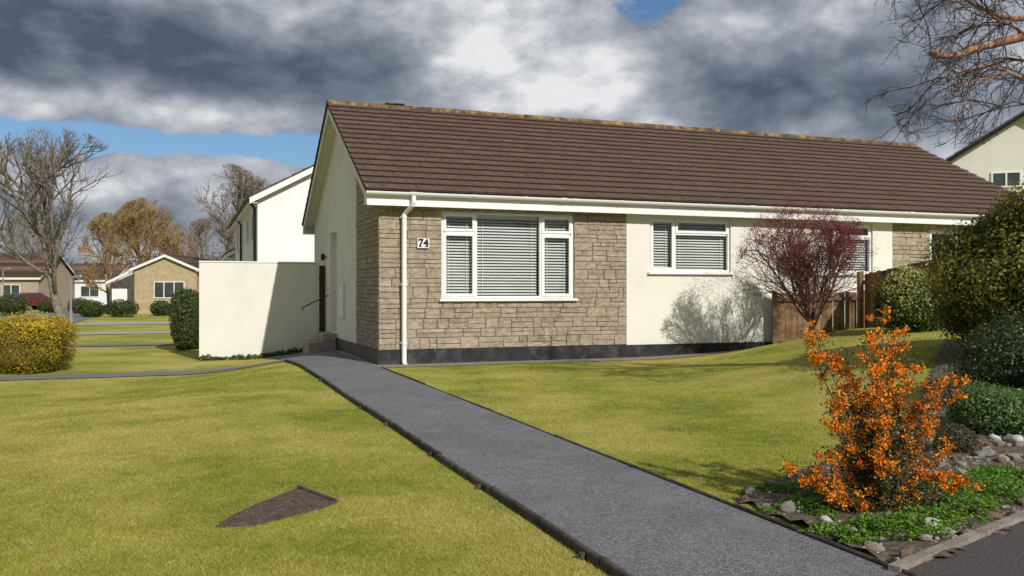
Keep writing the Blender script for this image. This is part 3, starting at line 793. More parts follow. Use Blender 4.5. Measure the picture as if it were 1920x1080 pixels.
e=gable_house('terraced_house',(W(444,500,47).x-.3,47,0),TH,5,8,3.3,4.6,m_rend2,m_tileback,m_fasc,'lower white rendered house end with dark gutter',
  wins=[('s',1.2,2.6,1.2,2.4,[.5])],fasc=.2)
p=W(252,590,60)
hb=gable_house('distant_bungalow',(p.x,60,-.3),R(4),4.15,9,3.1,4.0,mat('stone_far',(.36,.28,.16),(.48,.38,.24),3,.9,12,.5,.05),m_tile,m_fasc,'distant tan stone bungalow with white bargeboards and wide window',
  wins=[('f',1.3,3.35,1.05,2.2,[.33,.66])],z0=-.4,over=.25,fasc=.2)
mb=MB(); mb.add([(-1.7,.1,-.3),(-.02,.1,-.3),(-.02,.1,2.75),(-1.7,.1,2.0),(-1.7,3,-.3),(-.02,3,-.3),(-.02,3,2.75),(-1.7,3,2.0)],[(0,1,2,3),(4,0,3,7),(3,2,6,7)]); mb.obj('porch',m_tileback,hb)
mb=MB(); mb.add([(-1.9,-.05,1.98),(-.26,-.05,2.78),(-.26,-.05,2.98),(-1.9,-.05,2.15),(-1.9,.08,1.98),(-.26,.08,2.78),(-.26,.08,2.98),(-1.9,.08,2.15)],[(0,1,2,3),(0,3,7,4),(3,2,6,7),(0,4,5,1)]); mb.obj('porch_fascia',m_fasc,hb)
mb=MB(); mb.bbox(-1.5,-.5,.03,.09,.2,1.7); mb.obj('porch_window',m_upvc,hb)
m_tan=mat('tan_brick_far',(.34,.27,.19),(.42,.34,.25),3,.9,12,.3,.03)
def side_house(loc,rot,L,D_,eave,peak,label,wallm,roofm,wins):
    return gable_house('distant_house',loc,rot,D_,L,eave,peak,wallm,roofm,m_fasc,label,wins=wins,z0=-.6)
side_house((W(72,570,75).x,75,-.4),R(93),10,7,2.9,4.9,'distant tan bungalow with brown tiled roof and white window',m_tan,m_tile,[('s',1.5,3.0,1.0,2.2,[.5]),('s',4.5,6.5,1.0,2.2,[.33,.66]),('s',7.5,9,1.0,2.2,[.5])])
side_house((W(212,570,95).x,95,-.4),R(90),9,7,2.9,4.6,'distant bungalow with low brown roof among gardens',m_rend2,m_tile,[('s',1.5,3.5,1.0,2.2,[.5])])
side_house((W(150,570,110).x,110,-.4),R(70),7,7,2.9,4.9,'distant white bungalow end with tiled roof',m_rend2,m_tileback,[('s',1.5,3.5,1.0,2.2,[.5])])
p=W(1762,300,34)
gable_house('neighbour_house',(p.x,34,0),R(-23),6.0,9,6.05,7.95,m_rend,m_tileback,m_black,'two-storey cream rendered house with dark verge beyond the bungalow',
  wins=[('f',1.75,2.75,5.15,5.75,[.5])],z0=-.2,over=.35,fasc=.14)

# ------------------------------------------------ vegetation
def lumps(rng,n=22,amp=.16,wid=.35):
    c=rng.normal(size=(n,3)); c/=np.linalg.norm(c,axis=1)[:,None]; a=rng.uniform(-amp,amp,n)
    def f(D):
        r=np.ones(len(D))
        for k in range(n): r+=a[k]*np.exp(-((D-c[k])**2).sum(1)/wid**2)
        return r
    return f
def leafquads(P,Nn,size,rng,aspect=.5):
    n=len(P); rv=rng.normal(size=(n,3)); t=np.cross(Nn,rv); t/=np.linalg.norm(t,axis=1)[:,None]+1e-9
    b_=np.cross(Nn,t); b_/=np.linalg.norm(b_,axis=1)[:,None]+1e-9
    l=(size*rng.uniform(.6,1.3,n))[:,None]
    V=np.stack([P-t*l/2,P+b_*l*aspect/2+Nn*l*.08,P+t*l/2,P-b_*l*aspect/2+Nn*l*.08],1).reshape(-1,3)
    return V,np.arange(4*n).reshape(-1,4)
def bush(base,rx,ry,rz,n,leaf,lm,corem,label,seed,cat='shrub',name='shrub',zc=.0,amp=.2,wid=.35,inner=.72,jit=.6,flat=1.0,group=None,lump_n=26,asp=.5,rough=.035,zgrad=0):
    rng=np.random.default_rng(seed); f=lumps(rng,lump_n,amp,wid)
    e=empty(name,tuple(base))
    D=rng.normal(size=(n,3)); D/=np.linalg.norm(D,axis=1)[:,None]
    r=f(D)*(1-(1-inner)*rng.random(n)**2.2)*(1+rng.normal(0,rough,n))
    Dp=np.sign(D)*np.abs(D)**flat
    cz=rz*.92+zc
    P=np.stack([Dp[:,0]*rx*r,Dp[:,1]*ry*r,Dp[:,2]*rz*r+cz],-1)
    k=P[:,2]>-.02; P=P[k];D=D[k];r=r[k]
    Nn=D+rng.normal(0,jit,D.shape); Nn/=np.linalg.norm(Nn,axis=1)[:,None]
    V,F=leafquads(P,Nn,leaf,rng,asp)
    pat=np.sin(P[:,0]*9/rx+seed)*np.sin(P[:,2]*8/rz+1)*.10
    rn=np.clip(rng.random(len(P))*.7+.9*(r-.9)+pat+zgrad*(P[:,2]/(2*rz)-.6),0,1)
    np_obj('leaves',V,F,lm,e,rnd=np.repeat(rn,4))
    nu,nv_=28,16; VV=[];FF=[]
    for i in range(nv_+1):
        ph=math.pi*i/nv_
        for j in range(nu):
            t=2*math.pi*j/nu; VV.append((math.sin(ph)*math.cos(t),math.sin(ph)*math.sin(t),math.cos(ph)))
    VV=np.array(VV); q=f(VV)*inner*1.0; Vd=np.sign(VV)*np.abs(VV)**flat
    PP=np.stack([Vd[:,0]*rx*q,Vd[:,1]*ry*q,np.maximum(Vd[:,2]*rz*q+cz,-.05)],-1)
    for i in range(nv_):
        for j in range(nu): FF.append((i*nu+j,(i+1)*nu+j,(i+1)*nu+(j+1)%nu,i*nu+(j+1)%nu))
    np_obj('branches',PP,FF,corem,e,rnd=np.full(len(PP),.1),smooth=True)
    tag(e,label,cat,group); return e
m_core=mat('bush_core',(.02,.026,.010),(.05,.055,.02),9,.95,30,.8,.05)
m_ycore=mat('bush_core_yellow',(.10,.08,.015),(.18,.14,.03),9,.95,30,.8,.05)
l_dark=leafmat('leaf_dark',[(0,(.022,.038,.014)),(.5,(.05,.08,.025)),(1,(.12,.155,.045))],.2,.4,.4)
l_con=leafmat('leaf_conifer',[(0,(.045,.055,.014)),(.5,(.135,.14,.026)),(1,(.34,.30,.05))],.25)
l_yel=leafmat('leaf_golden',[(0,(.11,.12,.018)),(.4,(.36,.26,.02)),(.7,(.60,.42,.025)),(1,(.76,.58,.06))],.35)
l_var=leafmat('leaf_variegated',[(0,(.035,.06,.016)),(.45,(.08,.115,.025)),(.65,(.32,.32,.08)),(1,(.48,.46,.15))],.2)
l_hebe=leafmat('leaf_bright',[(0,(.05,.09,.025)),(.5,(.11,.19,.055)),(1,(.22,.33,.12))],.3,.4)
l_cov=leafmat('leaf_cover',[(0,(.05,.11,.012)),(.5,(.12,.25,.026)),(1,(.23,.38,.05))],.35)
l_acer=leafmat('leaf_red',[(0,(.10,.014,.018)),(.5,(.20,.022,.034)),(1,(.32,.05,.055))],.35)
l_flower=leafmat('flower_orange',[(0,(.72,.15,.004)),(.5,(.95,.30,.008)),(1,(1.0,.48,.03))],.3)
l_hedge=leafmat('leaf_hedge',[(0,(.03,.05,.014)),(.5,(.07,.10,.025)),(1,(.14,.17,.04))],.25)

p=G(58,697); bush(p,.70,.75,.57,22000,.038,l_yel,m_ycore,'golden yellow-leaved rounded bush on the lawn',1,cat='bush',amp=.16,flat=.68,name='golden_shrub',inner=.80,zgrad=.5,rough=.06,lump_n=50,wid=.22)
p=W(356,640,23.5); p.z=h1(p.x,p.y); bush(p,.36,.9,.85,9000,.06,l_hedge,m_core,'clipped green hedge shrub behind the garden wall',2,cat='bush',amp=.1,flat=.75,name='hedge',inner=.85)
for i,(px,py,dd,rx_,rz_) in enumerate([(172,594,52,.75,.52),(228,594,52,1.0,.55),(303,590,55,.65,.5),(150,590,60,.8,.55),(345,600,48,.5,.8),(92,586,62,.8,.5),(20,590,55,1.2,.7)]):
    p=W(px,py,dd); p.z=h1(p.x,p.y); bush(p,rx_,.8,rz_,1800,.12,l_hedge,m_core,'rounded clipped green bush in a distant front garden',20+i,cat='bush',amp=.1,name='round_shrub',group='clipped bushes in distant gardens')
p=W(1938,690,10.6); p.z=h1(p.x,p.y)-.05
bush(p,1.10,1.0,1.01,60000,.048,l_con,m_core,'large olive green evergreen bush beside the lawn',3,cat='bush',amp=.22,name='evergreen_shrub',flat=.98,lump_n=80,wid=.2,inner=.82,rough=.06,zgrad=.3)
p=W(1925,735,8.6); p.z=h1(p.x,p.y)-.05
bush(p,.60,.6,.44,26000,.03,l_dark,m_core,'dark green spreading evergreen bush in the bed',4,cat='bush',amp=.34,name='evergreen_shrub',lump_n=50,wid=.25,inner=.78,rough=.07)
p=W(1705,628,14.6); p.z=h1(p.x,p.y)
bush(p,.54,.5,.50,14000,.05,l_var,m_core,'variegated cream and green leaved bush by the fence',5,cat='bush',amp=.2,name='variegated_shrub',inner=.8,rough=.06,zgrad=.5)
p=W(1868,815,7.6); p.z=h1(p.x,p.y)
bush(p,.37,.36,.21,14000,.035,l_hebe,m_core,'bright green low rounded bush in the bed',6,cat='bush',amp=.2,name='green_shrub',inner=.8,asp=.35,rough=.06)
p=W(1790,845,6.8); p.z=h1(p.x,p.y); bush(p,.16,.16,.12,3000,.022,leafmat('leaf_olive',[(0,(.05,.05,.025)),(1,(.18,.165,.09))]),m_core,'small grey-olive rockery shrub',7,name='rockery_shrub',amp=.3)
def cover(cl,name,label,seed,lm=l_cov,leaf=.022,dens=5200):
    rng=np.random.default_rng(seed); Vs=[];Fs=[];Rn=[];o_=0
    for (x0,y0,r_,hh) in cl:
        n=int(dens*r_*r_*3.1)+60
        a=rng.uniform(0,2*np.pi,n); q=np.sqrt(rng.random(n))*r_*(1+.25*np.sin(a*3+seed+x0*9)+.12*np.sin(a*7))
        x=x0+np.cos(a)*q; y=y0+np.sin(a)*q
        top=hh*np.sqrt(np.clip(1-(q/(r_*1.4))**2,0,1))*(.75+.25*np.sin(x*40)*np.cos(y*37))
        z=hgt(x,y)+.01+top*rng.uniform(.35,1,n)
        Nn=np.stack([rng.normal(0,.55,n),rng.normal(0,.55,n),np.ones(n)],-1); Nn/=np.linalg.norm(Nn,axis=1)[:,None]
        V,F=leafquads(np.stack([x,y,z],-1),Nn,leaf,rng,.6); Vs.append(V);Fs.append(F+o_);o_+=len(V);Rn.append(np.repeat(rng.random(n),4))
    return tag(np_obj(name,np.concatenate(Vs),np.concatenate(Fs),lm,rnd=np.concatenate(Rn)),label,'ground cover',kind='stuff')
cc=[]
for (px,py,r_,hh) in [(1560,1010,.13,.07),(1600,1020,.10,.06),(1690,1005,.20,.11),(1640,1000,.13,.08),(1740,985,.17,.10),(1500,960,.13,.09),(1520,935,.13,.10),(1545,975,.09,.06),(1800,960,.22,.10),(1860,930,.30,.11),(1900,905,.24,.10),(1820,985,.12,.05),(1455,925,.10,.06),(1410,925,.06,.03),(1780,930,.18,.10),(1610,1030,.07,.04),(1440,965,.05,.03),(1830,910,.17,.07),(1880,950,.12,.05),(1760,1000,.08,.05),(1860,900,.15,.08),(1480,920,.08,.05),(1720,1040,.06,.03),(1800,1000,.06,.03)]:
    p=G(px,py); cc.append((p.x,p.y,r_,hh))
cover(cc,'ground_cover_plants','bright green low ground cover among rockery stones',9,dens=11000)
cc=[]
for i in range(26):
    s_=-2.75+i*.1; x_,y_=toworld(s_,6.08+random.uniform(-.03,.05)); cc.append((x_,y_,random.uniform(.05,.12),random.uniform(.06,.2)))
cover(cc,'wall_base_plants','leafy plants growing along the foot of the garden wall',10,l_hebe,.05,3000)
rng=random.Random(8); nr=np.random.default_rng(8)
rock_meshes=[]
import bmesh
for k in range(8):
    bm=bmesh.new(); bmesh.ops.create_icosphere(bm,subdivisions=3 if k in(3,7) else 2,radius=1)
    cs=nr.normal(size=(11,3)); cs/=np.linalg.norm(cs,axis=1)[:,None]; am=nr.uniform(.45,.9,11)
    if k in (3,7): am=nr.uniform(.8,.97,11)
    for vv in bm.verts:
        q=vv.co.copy()
        for c_,a_ in zip(cs,am):
            dd=q.x*c_[0]+q.y*c_[1]+q.z*c_[2]
            if dd>a_: q-=Vector(c_)*(dd-a_)*.95
        vv.co=Vector((q.x,q.y*.8,q.z*.66))
    me=bpy.data.meshes.new('stone'); bm.to_mesh(me); bm.free()
    if k in (3,7): me.polygons.foreach_set('use_smooth',[True]*len(me.polygons))
    me.materials.append(m_rocks[k%4]); rock_meshes.append(me)
placed=[]
labs=['grey angular rockery stone in the bed','cream rockery stone in the bed','brown rockery stone in the bed','pale smooth rounded stone in the bed']
def put_rock(x_,y_,r_,k=None):
    for (a,b_,c_) in placed:
        if math.hypot(a-x_,b_-y_)<(c_+r_)*.74: return
    placed.append((x_,y_,r_))
    if k is None: k=rng.choice([0,1,2,4,5,6,0,1,5,4,1,3,2])
    o=bpy.data.objects.new('stone',rock_meshes[k]); COL.objects.link(o)
    o.location=(x_,y_,h1(x_,y_)+.015+r_*.35); o.scale=(r_*rng.uniform(.85,1.35),r_,r_*rng.uniform(.8,1.3)); o.rotation_euler=(rng.uniform(-.4,.4),rng.uniform(-.4,.4),rng.uniform(0,6.3))
    tag(o,labs[k%4],'stone','stones in the rockery bed')
for (px,py,r_,k) in [(1476,965,.055,4),(1745,1000,.055,3),(1735,1022,.045,1),(1590,962,.035,2),(1865,830,.055,7),(1905,835,.07,3),(1880,870,.06,1),(1700,1045,.04,6),(1640,1040,.045,1),(1680,1065,.04,1),(1835,862,.055,4),(1900,975,.045,0),(1395,945,.03,2),(1545,955,.03,2),(1520,990,.03,0),(1770,830,.045,0),(1765,860,.05,2),(1800,880,.05,1),(1850,850,.05,5)]:
    p=G(px,py); put_rock(p.x,p.y,r_,k)
tries=0
while len(placed)<295 and tries<12000:
    tries+=1
    px=rng.uniform(1370,1960); py=rng.uniform(775,1075)
    if rng.random()<.35: px=rng.uniform(1740,1960); py=rng.uniform(790,900)
    p=G(px,py)
    if not inpoly(p.x,p.y,BED) or not all(inpoly(p.x+dx,p.y+dy,BED) for dx,dy in((.05,0),(-.05,0),(0,.05),(0,-.05))): continue
    put_rock(p.x,p.y,rng.choice([.018,.022,.028,.033,.04,.05]))
rg=np.random.default_rng(14); n=5200
x=rg.uniform(1.2,6.5,n); y=rg.uniform(3.8,9.5,n); k=inpoly(x+.03,y,BED)&inpoly(x-.03,y,BED)&inpoly(x,y-.04,BED); x=x[k];y=y[k]; n=len(x)
ic=[(0,0,1),(.9,0,.1),(.25,.85,.15),(-.75,.5,.05),(-.7,-.55,.1),(.3,-.85,.05),(0,0,-1)]
Fi=[(0,1,2),(0,2,3),(0,3,4),(0,4,5),(0,5,1)]
r_=rg.uniform(.005,.016,n); an=rg.uniform(0,6.28,n); I=np.array(ic)
Vx=(np.cos(an)[:,None]*I[:,0]-np.sin(an)[:,None]*I[:,1])*r_[:,None]+x[:,None]
Vy=(np.sin(an)[:,None]*I[:,0]+np.cos(an)[:,None]*I[:,1])*r_[:,None]*rg.uniform(.6,1,n)[:,None]+y[:,None]
Vz=I[:,2]*r_[:,None]*.7+(hgt(x,y)+.028)[:,None]
V=np.stack([Vx,Vy,Vz],-1).reshape(-1,3); F=(np.array(Fi)[None]+7*np.arange(n)[:,None,None]).reshape(-1,3)
tag(np_obj('bed_gravel',V,F,mat('pebble',(.20,.17,.135),(.42,.37,.30),30,.9,60,0,0,rnd=1.1),rnd=np.repeat(rg.random(n),7)),'small brown and grey gravel covering the bed','gravel',kind='stuff')

# ---------------- trees
def grow(mbs,rng,p,d,L,Rr,lev,cfg,env=None,tips=None,split=1):
    c=cfg[lev]; ns=c.get('seg',4); pts=[p.copy()]; rs=[Rr]; wig=c.get('wig',.15); trop=c.get('trop',0.05); tp=c.get('taper',.35)
    d=d.normalized(); dirs=[d.copy()]
    for i in range(ns):
        d=(d+Vector((rng.gauss(0,wig),rng.gauss(0,wig),rng.gauss(0,wig)+trop))).normalized()
        q=pts[-1]+d*(L/ns)
        if env and lev>0 and not env(q): 
            if lev<=1 and i<2: pass
            else: break
        pts.append(q); rs.append(Rr*(1-(1-tp)*(i+1)/ns)); dirs.append(d.copy())
    if len(pts)<2: return
    sides=8 if lev==0 else (6 if lev==1 else (4 if lev==2 else 3))
    mbs[0 if lev<=split else 1].tube(pts,rs,sides,cap=lev<2)
    if tips is not None and lev>=len(cfg)-2: tips.append((pts[-1].copy(),lev)); tips.append((pts[len(pts)//2].copy(),lev))
    if lev+1>=len(cfg): return
    n=c['n']; t0=c.get('t0',.3); az=rng.uniform(0,6.28); m=len(pts)-1
    for j in range(n):
        t=t0+(1-t0)*(j+rng.random())/n; k=min(m-1,int(t*m)); fr_=t*m-k
        q=pts[k].lerp(pts[k+1],min(1,fr_)); dd=dirs[k+1]
        az+=2.4+rng.uniform(-.5,.5); an=c.get('ang',.8)*rng.uniform(.7,1.25)
        pr_=dd.orthogonal().normalized(); pr_.rotate(Matrix.Rotation(az,3,dd))
        nd=dd*math.cos(an)+pr_*math.sin(an)
        rc=min((rs[k]*(1-fr_)+rs[k+1]*fr_)*.85,Rr*c.get('rr',.5)); rc=max(rc,c.get('rmin',.002))
        grow(mbs,rng,q,nd,L*c.get('lr',.6)*rng.uniform(.7,1.2)*(1-.35*(t-t0)),rc,lev+1,cfg,env,tips,split)
def tree(base,cfg,L,Rr,label,seed,mtr,mtw,env=None,tips=None,name='bare_tree',d=Vector((0,0,1)),split=1,group=None):
    rng=random.Random(seed); a=MB();b_=MB()
    e=empty(name,tuple(base)); 
    grow([a,b_],rng,Vector((0,0,-.1)),d,L,Rr,0,cfg,env,tips,split)
    a.obj('trunk',mtr,e,smooth=True)
    if b_.v: b_.obj('crown',mtw,e)
    tag(e,label,'tree',group); return e
def ell(cx,cy,cz,rx,ry,rz): return lambda q:((q.x-cx)/rx)**2+((q.y-cy)/ry)**2+((q.z-cz)/rz)**2<1
b0=W(122,655,23.5); b0.z=h1(b0.x,b0.y)
cfgL=[dict(seg=6,n=10,t0=.26,ang=.8,lr=.72,wig=.06,trop=.02,taper=.3,rr=.40),
 dict(seg=6,n=9,t0=.15,ang=.75,lr=.5,wig=.14,trop=.11,rr=.5,rmin=.008),
 dict(seg=5,n=7,t0=.15,ang=.7,lr=.55,wig=.15,trop=.14,rr=.55,rmin=.005),
 dict(seg=4,n=5,t0=.2,ang=.65,lr=.6,wig=.15,trop=.16,rr=.7,rmin=.004),
 dict(seg=3,n=0,wig=.15,trop=.14)]
tree(b0,cfgL,4.6,.135,'leafless garden tree with spreading grey branches on the lawn',5,m_bark,m_twig,env=ell(-.25,0,3.4,2.45,2.2,2.6))
def cfgF(rm,n1=9,n2=8,n3=6,tr=.08): return [dict(seg=5,n=n1,t0=.2,ang=.6,lr=.62,wig=.05,trop=.02,taper=.3,rr=.45),
 dict(seg=5,n=n2,t0=.15,ang=.65,lr=.5,wig=.12,trop=tr,rr=.5,rmin=rm*1.6),
 dict(seg=4,n=n3,t0=.15,ang=.65,lr=.55,wig=.15,trop=tr,rr=.55,rmin=rm*1.2),
 dict(seg=3,n=4,t0=.2,ang=.6,lr=.6,wig=.15,trop=tr,rr=.7,rmin=rm),
 dict(seg=2,n=0,wig=.15,trop=.04)]
gF='leafless trees behind the distant houses'
def ft(px,pytop,dd,wpx,seed,mt,rm,label,low=.25,tr=.08,n=(9,8,6)):
    t=W(px,pytop,dd); b_=Vector((t.x,dd,-.4)); hh=t.z+.4; rw=wpx/2/1650*dd
    tree(b_,cfgF(rm,*n,tr=tr),hh*.86,hh*.02,label,seed,m_twigfar if mt is None else mt,m_twigfar if mt is None else mt,env=ell(0,0,hh*(.5+low/2),rw,rw,hh*(.5-low/2)+.1),group=gF)
ft(428,308,62,180,31,None,.014,'tall leafless tree behind the white house',.15,n=(12,9,7))
ft(480,330,66,110,32,None,.014,'tall leafless tree behind the white house',.15)
ft(275,372,72,150,33,m_willow,.018,'golden-twigged leafless tree behind the distant bungalow',.1,.1,(13,10,8))
ft(205,400,80,110,34,m_willow,.020,'golden-twigged leafless tree behind the distant bungalow',.1,.1,(12,9,8))
ft(335,400,78,100,35,m_willow,.018,'golden-twigged leafless tree behind the distant bungalow',.1,.1,(12,9,7))
ft(60,395,95,160,36,None,.022,'leafless tree beyond distant rooftops',.15)
ft(-40,380,85,160,37,None,.022,'leafless tree beyond distant rooftops',.15)
ft(385,410,90,110,38,None,.02,'leafless tree beyond distant rooftops',.15)
rng_=np.random.default_rng(77); n=26000
a=rng_.uniform(-1.05,-.15,n) ; dd=rng_.uniform(140,175,n); 
x=np.tan(a)*150*1.0+rng_.normal(0,1,n); topz=6.4+1.3*np.sin(x*.11)+1.0*np.sin(x*.31+1)+.6*np.sin(x*.9)
z=-1+(topz+1)*rng_.random(n)**.7
P=np.stack([x,dd,z],-1); Nn=rng_.normal(size=(n,3)); Nn[:,1]-=1; Nn/=np.linalg.norm(Nn,axis=1)[:,None]
V,F=leafquads(P,Nn,1.3,rng_,.3)
tag(np_obj('distant_woodland',V,F,leafmat('woodland',[(0,(.07,.07,.06)),(.5,(.14,.125,.10)),(1,(.22,.19,.15))],.2,.9),rnd=np.repeat(rng_.random(n),4)),'brown leafless woodland along the skyline','woodland',kind='stuff')

# acer
ba=W(1525,632,15.6); ba.z=h1(ba.x,ba.y)
tips=[]
cfgA=[dict(seg=2,n=12,t0=.45,ang=.66,lr=5.4,wig=.06,trop=0,taper=.85,rr=.45),
 dict(seg=7,n=10,t0=.15,ang=.62,lr=.44,wig=.11,trop=.05,rr=.5,rmin=.006,taper=.3),
 dict(seg=5,n=7,t0=.15,ang=.75,lr=.6,wig=.14,trop=.04,rr=.55,rmin=.004),
 dict(seg=4,n=5,t0=.2,ang=.7,lr=.6,wig=.15,trop=.03,rr=.7,rmin=.0032),
 dict(seg=3,n=0,wig=.15,trop=.03)]
top=2.92-ba.z
def eA(q):
    r=((q.x+.18)/1.33)**2+(q.y/1.2)**2
    k=1+.10*math.sin(q.x*6)*math.cos(q.y*5)
    return r+((q.z-1.05)/((top-1.05) if q.z>1.05 else 1.05))**2<k
ac=tree(ba,cfgA,.42,.048,'dome-shaped ornamental tree with dark red young leaves on top',12,m_acer,m_atwig,env=eA,tips=tips,name='ornamental_tree')
rg=np.random.default_rng(5)
T=np.array([tuple(t[0]) for t in tips]); 
e_=((T[:,0]+.18)/1.33)**2+(T[:,1]/1.2)**2+((T[:,2]-1.05)/(top-1.05))**2
k=(T[:,2]>.85)&(e_>.28); T=T[k]
T=T[rg.random(len(T))<np.clip((T[:,2]-.95)/.75,0.07,1)]
if len(T)>7000: T=T[rg.choice(len(T),7000,False)]
n=2600; D_=rg.normal(size=(n,3)); D_/=np.linalg.norm(D_,axis=1)[:,None]; D_=D_[D_[:,2]>.28]
rr_=rg.uniform(.82,1.0,len(D_))
sh=np.stack([D_[:,0]*1.33*rr_-.18,D_[:,1]*1.2*rr_,1.05+D_[:,2]*(top-1.05)*rr_],-1)
T=np.concatenate([T,sh])
P=np.repeat(T,4,0)+rg.normal(0,.032,(len(T)*4,3)); Nn=rg.normal(size=P.shape); Nn/=np.linalg.norm(Nn,axis=1)[:,None]
V,F=leafquads(P,Nn,.026,rg,.45); np_obj('foliage',V,F,l_acer,ac,rnd=np.repeat(rg.random(len(P)),4))

# birch top right
bb=W(2075,700,9.4); bb.z=h1(bb.x,bb.y)
e=empty('birch_tree',tuple(bb)); A_=MB();B_=MB(); rr=random.Random(3)
def loc(px,py,dd): return W(px,py,dd)-bb
trunk=[Vector((0,0,-.1)),Vector((.05,0,1.2)),loc(2050,300,9.4),loc(2015,150,9.5),loc(1985,20,9.5),loc(1975,-60,9.6),loc(1972,-120,9.6)]
A_.tube(trunk,[.17,.14,.12,.10,.07,.04,.015],10)
limbs=[([ (2010,120,9.5),(1965,70,9.4),(1920,68,9.35),(1880,78,9.3),(1838,88,9.25),(1800,103,9.2),(1768,104,9.15),(1745,98,9.1)],.055,.034),
 ([(2000,60,9.5),(1950,30,9.4),(1900,35,9.3),(1850,20,9.2),(1800,-10,9.1),(1740,-30,9.0)],.04,.01),
 ([(1985,0,9.5),(1930,-40,9.6),(1880,-60,9.7),(1800,-80,9.8),(1720,-70,9.9)],.035,.008),
 ([(2030,230,9.4),(1990,180,9.2),(1940,150,9.0),(1890,135,8.9),(1830,150,8.8),(1790,165,8.8)],.03,.006),
 ([(2010,170,9.5),(1950,120,9.7),(1890,110,9.9),(1820,130,10.0),(1760,150,10.1)],.026,.006),
 ([(1920,68,9.35),(1890,45,9.3),(1860,30,9.2),(1830,5,9.1)],.022,.006),
 ([(1990,40,9.5),(1940,0,9.2),(1880,-15,9.0),(1820,-40,8.9),(1760,-60,8.9),(1700,-50,8.8)],.03,.006),
 ([(2030,250,9.4),(1990,225,9.6),(1950,200,9.8),(1900,190,9.9),(1860,200,10)],.018,.005)]
def envB(q):
    w_=q+bb; px=960+1650*w_.x/w_.y; py=545-1650*(w_.z-CAMZ)/w_.y
    return px>1630+max(0,(py-150))*.6 and py<272
cfgB=[dict(seg=8,n=5,t0=.15,ang=.6,lr=.55,wig=.17,trop=-.05,rr=.6,rmin=.0040,taper=.4),
 dict(seg=5,n=4,t0=.2,ang=.65,lr=.6,wig=.2,trop=-.04,rr=.7,rmin=.0030,taper=.5),
 dict(seg=4,n=2,t0=.2,ang=.6,lr=.6,wig=.2,trop=-.03,rr=.8,rmin=.0024,taper=.6),
 dict(seg=3,n=0,wig=.2,trop=-.03)]
for li,(L_,r0,r1) in enumerate(limbs):
    pts=[loc(*q) for q in L_]
    np_=[pts[0]]
    for i in range(len(pts)-1): np_+= [pts[i].lerp(pts[i+1],.5)+Vector((0,rr.gauss(0,.01),rr.gauss(0,.012))),pts[i+1]]
    pts=np_
    m=len(pts); A_.tube(pts,[r0+(r1-r0)*i/(m-1) for i in range(m)],8)
    for j in range((9 if li!=7 else 5) if li else 6):
        t=rr.uniform(.2,1)*(m-1); k=min(m-2,int(t)); q=pts[k].lerp(pts[k+1],t-k)
        dd=(pts[k+1]-pts[k]).normalized(); nd=dd*rr.uniform(.2,1)+Vector((rr.gauss(-.1,.45),rr.gauss(0,.45),rr.gauss(.1,.45)))
        if not envB(q): 
            if (q+bb).x/(q+bb).y*1650+960<1640: continue
        grow([B_,B_],rr,q,nd,rr.uniform(.5,1.0),.0075,0,cfgB,env=envB,split=0)
A_.obj('trunk',m_birch,e,smooth=True); B_.obj('crown',m_btwig,e)
tag(e,'leafless birch tree with reddish sawn limb and drooping twigs','tree')

# berberis
bq=G(1640,962); e=empty('flowering_shrub',tuple(bq)); rr=random.Random(6); rg=np.random.default_rng(6)
S_=MB(); FP=[];LP=[];LQ=[]
tipsb=[(1655,600),(1688,625),(1672,650),(1530,632),(1522,650),(1560,672),(1600,700),(1640,690),(1720,690),(1785,695),(1803,718),(1745,740),(1570,750),(1595,790),(1480,880),(1505,905),(1540,855),(1680,760),(1805,905),(1775,850),(1640,830),(1555,920),(1700,870),(1620,880),(1590,720),(1680,700),(1735,800),(1600,840),(1660,790),(1700,820),(1575,840),(1740,890),(1650,900),(1525,890),(1630,640),(1760,720),(1610,760),(1650,740),(1660,860),(1720,760),(1610,930),(1690,920),(1640,660),(1760,800),(1560,800),(1780,890)]
dz=bq.y
for (px,py) in tipsb:
    tgt=W(px,py,dz+rr.uniform(-.22,.22))-bq
    st=Vector((rr.uniform(-.06,.06),rr.uniform(-.05,.05),-.02))
    mid=st.lerp(tgt,.5)+Vector((-tgt.x*.15,rr.uniform(-.05,.05),.05*tgt.z))
    pts=[]; n=10
    for i in range(n+1):
        t=i/n; q=st*(1-t)**2+mid*2*t*(1-t)+tgt*t*t; q+=Vector((rr.gauss(0,.006),rr.gauss(0,.006),0)); pts.append(q)
    S_.tube(pts,[.007*(1-.75*i/n) for i in range(n+1)],5)
    for i in range(2,n+1):
        for c_ in range(3):
            if rr.random()<.85:
                q=pts[i]; dd=Vector((rr.gauss(0,1),rr.gauss(0,1),rr.gauss(.4,.7))).normalized(); L=rr.uniform(.03,.095)
                tw_=q+dd*L; S_.tube([q,q+dd*L*.5+Vector((0,0,.005)),tw_],[.003,.0025,.0015],3,cap=False)
                prob=(.10 if i<5 else .22)+.38*(i/n)**1.6
                for u_ in (.5,1.0):
                    r2=q.lerp(tw_,u_)
                    if rr.random()<prob: FP.append(r2)
                    LP.extend([r2]*(7 if i<7 else 4))
        LP.extend([pts[i]]*(9 if i<7 else 5))
        if rr.random()<.6*(i/n): FP.append(pts[i])
S_.obj('stem',m_acer,e)
FPa=np.array([tuple(q) for q in FP]); k=34
P=np.repeat(FPa,k,0)+rg.normal(0,.0135,(len(FPa)*k,3)); Nn=rg.normal(size=P.shape); Nn/=np.linalg.norm(Nn,axis=1)[:,None]
V,F=leafquads(P,Nn,.0138,rg,.9); np_obj('flowers',V,F,l_flower,e,rnd=np.repeat(np.clip(rg.normal(.5,.25,len(P)),0,1),4))
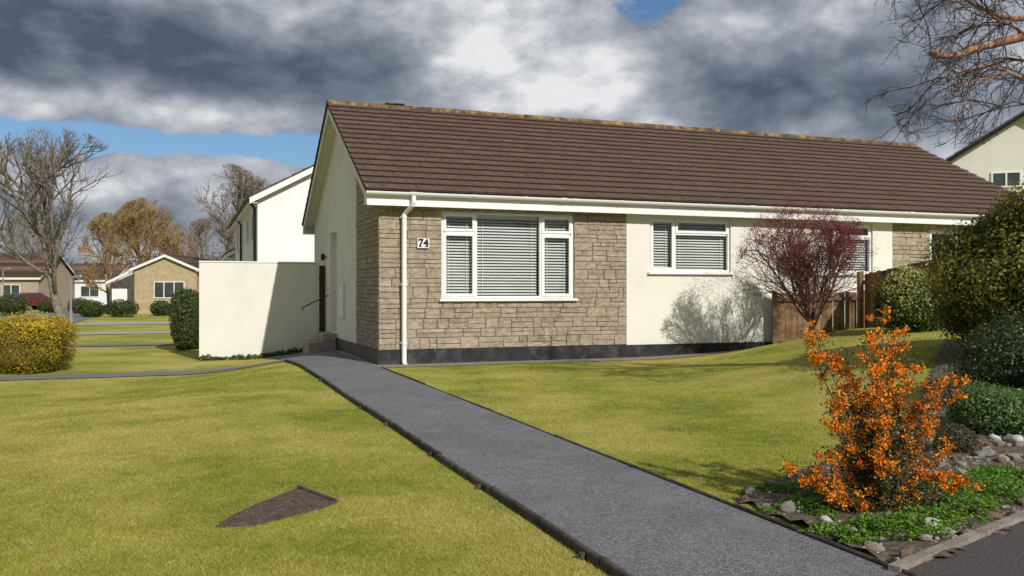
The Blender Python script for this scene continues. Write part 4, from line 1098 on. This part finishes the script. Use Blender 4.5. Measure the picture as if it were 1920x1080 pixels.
LPa=np.array([tuple(q) for q in LP]); P=np.repeat(LPa,2,0)+rg.normal(0,.026,(len(LPa)*2,3)); P=P[P[:,2]>.0]
Nn=rg.normal(size=P.shape); Nn/=np.linalg.norm(Nn,axis=1)[:,None]
V,F=leafquads(P,Nn,.019,rg,.5); np_obj('leaves',V,F,l_dark,e,rnd=np.repeat(rg.random(len(P))*.8,4))
tag(e,'spiky shrub covered in bright orange blossom in the rockery bed','shrub')

for (px,dd,ht_) in ((133,40,2.1),(6,62,3.0)):
    p=W(px,545,dd); z0=h1(p.x,p.y); e=empty('lamp_post',(p.x,p.y,z0))
    mb=MB(); mb.tube([(0,0,-.1),(0,0,.6),(0,0,.62),(0,0,ht_)],[.09,.09,.055,.045],10); mb.obj('post',m_post,e)
    mb=MB(); mb.tube([(0,0,ht_),(.1,0,ht_+.08),(.45,0,ht_+.12),(.5,0,ht_+.1)],[.045,.05,.08,.04],8); mb.obj('lamp_head',m_post,e)
    tag(e,'grey metal street lamp post beside the road','street lamp')
p=W(50,580,72); e=empty('parked_car',(p.x,p.y,h1(p.x,p.y)),R(62))
prof=[(-2.0,.35),(-2.05,.62),(-1.95,.88),(-1.1,.98),(-.55,1.38),(.75,1.42),(1.45,1.0),(1.95,.92),(2.02,.6),(1.98,.35)]
mb=MB(); n=len(prof); vs=[]
for (yy,sc) in ((-.84,0),(-.78,1),(.78,1),(.84,0)):
    for (a,b_) in prof: vs.append((a,yy*(.88 if b_>1.1 else 1),b_ if sc or b_<1.1 else b_-.04))
fs=[(k*n+i,k*n+(i+1)%n,(k+1)*n+(i+1)%n,(k+1)*n+i) for k in range(3) for i in range(n)]+[tuple(range(n))[::-1],tuple(3*n+i for i in range(n))]
mb.add(vs,fs); mb.obj('body',m_red,e)
for sg in (-1,1):
    mb=MB(); yy=sg*.80
    mb.add([(-.9,yy+sg*.05,1.0),(1.2,yy+sg*.05,1.02),(.7,yy*.93+sg*.02,1.33),(-.5,yy*.93+sg*.02,1.32)],[(0,1,2,3)]); mb.obj('window',m_fglass,e)
mb=MB(); mb.add([(1.47,-.62,1.02),(1.47,.62,1.02),(.80,.58,1.42),(.80,-.58,1.42)],[(0,1,2,3)]); mb.obj('windscreen',m_fglass,e)
mb=MB(); mb.add([(-1.14,-.62,1.0),(-1.14,.62,1.0),(-.63,.58,1.38),(-.63,-.58,1.38)],[(0,1,2,3)]); mb.obj('windscreen',m_fglass,e)
for a in (-1.25,1.25):
    for yy in (-.8,.8):
        mb=MB(); mb.tube([(a,yy-.1,.31),(a,yy+.1,.31)],[.31,.31],16); mb.obj('wheel',m_tyre,e)
tag(e,'dark red hatchback car parked by distant houses','car')
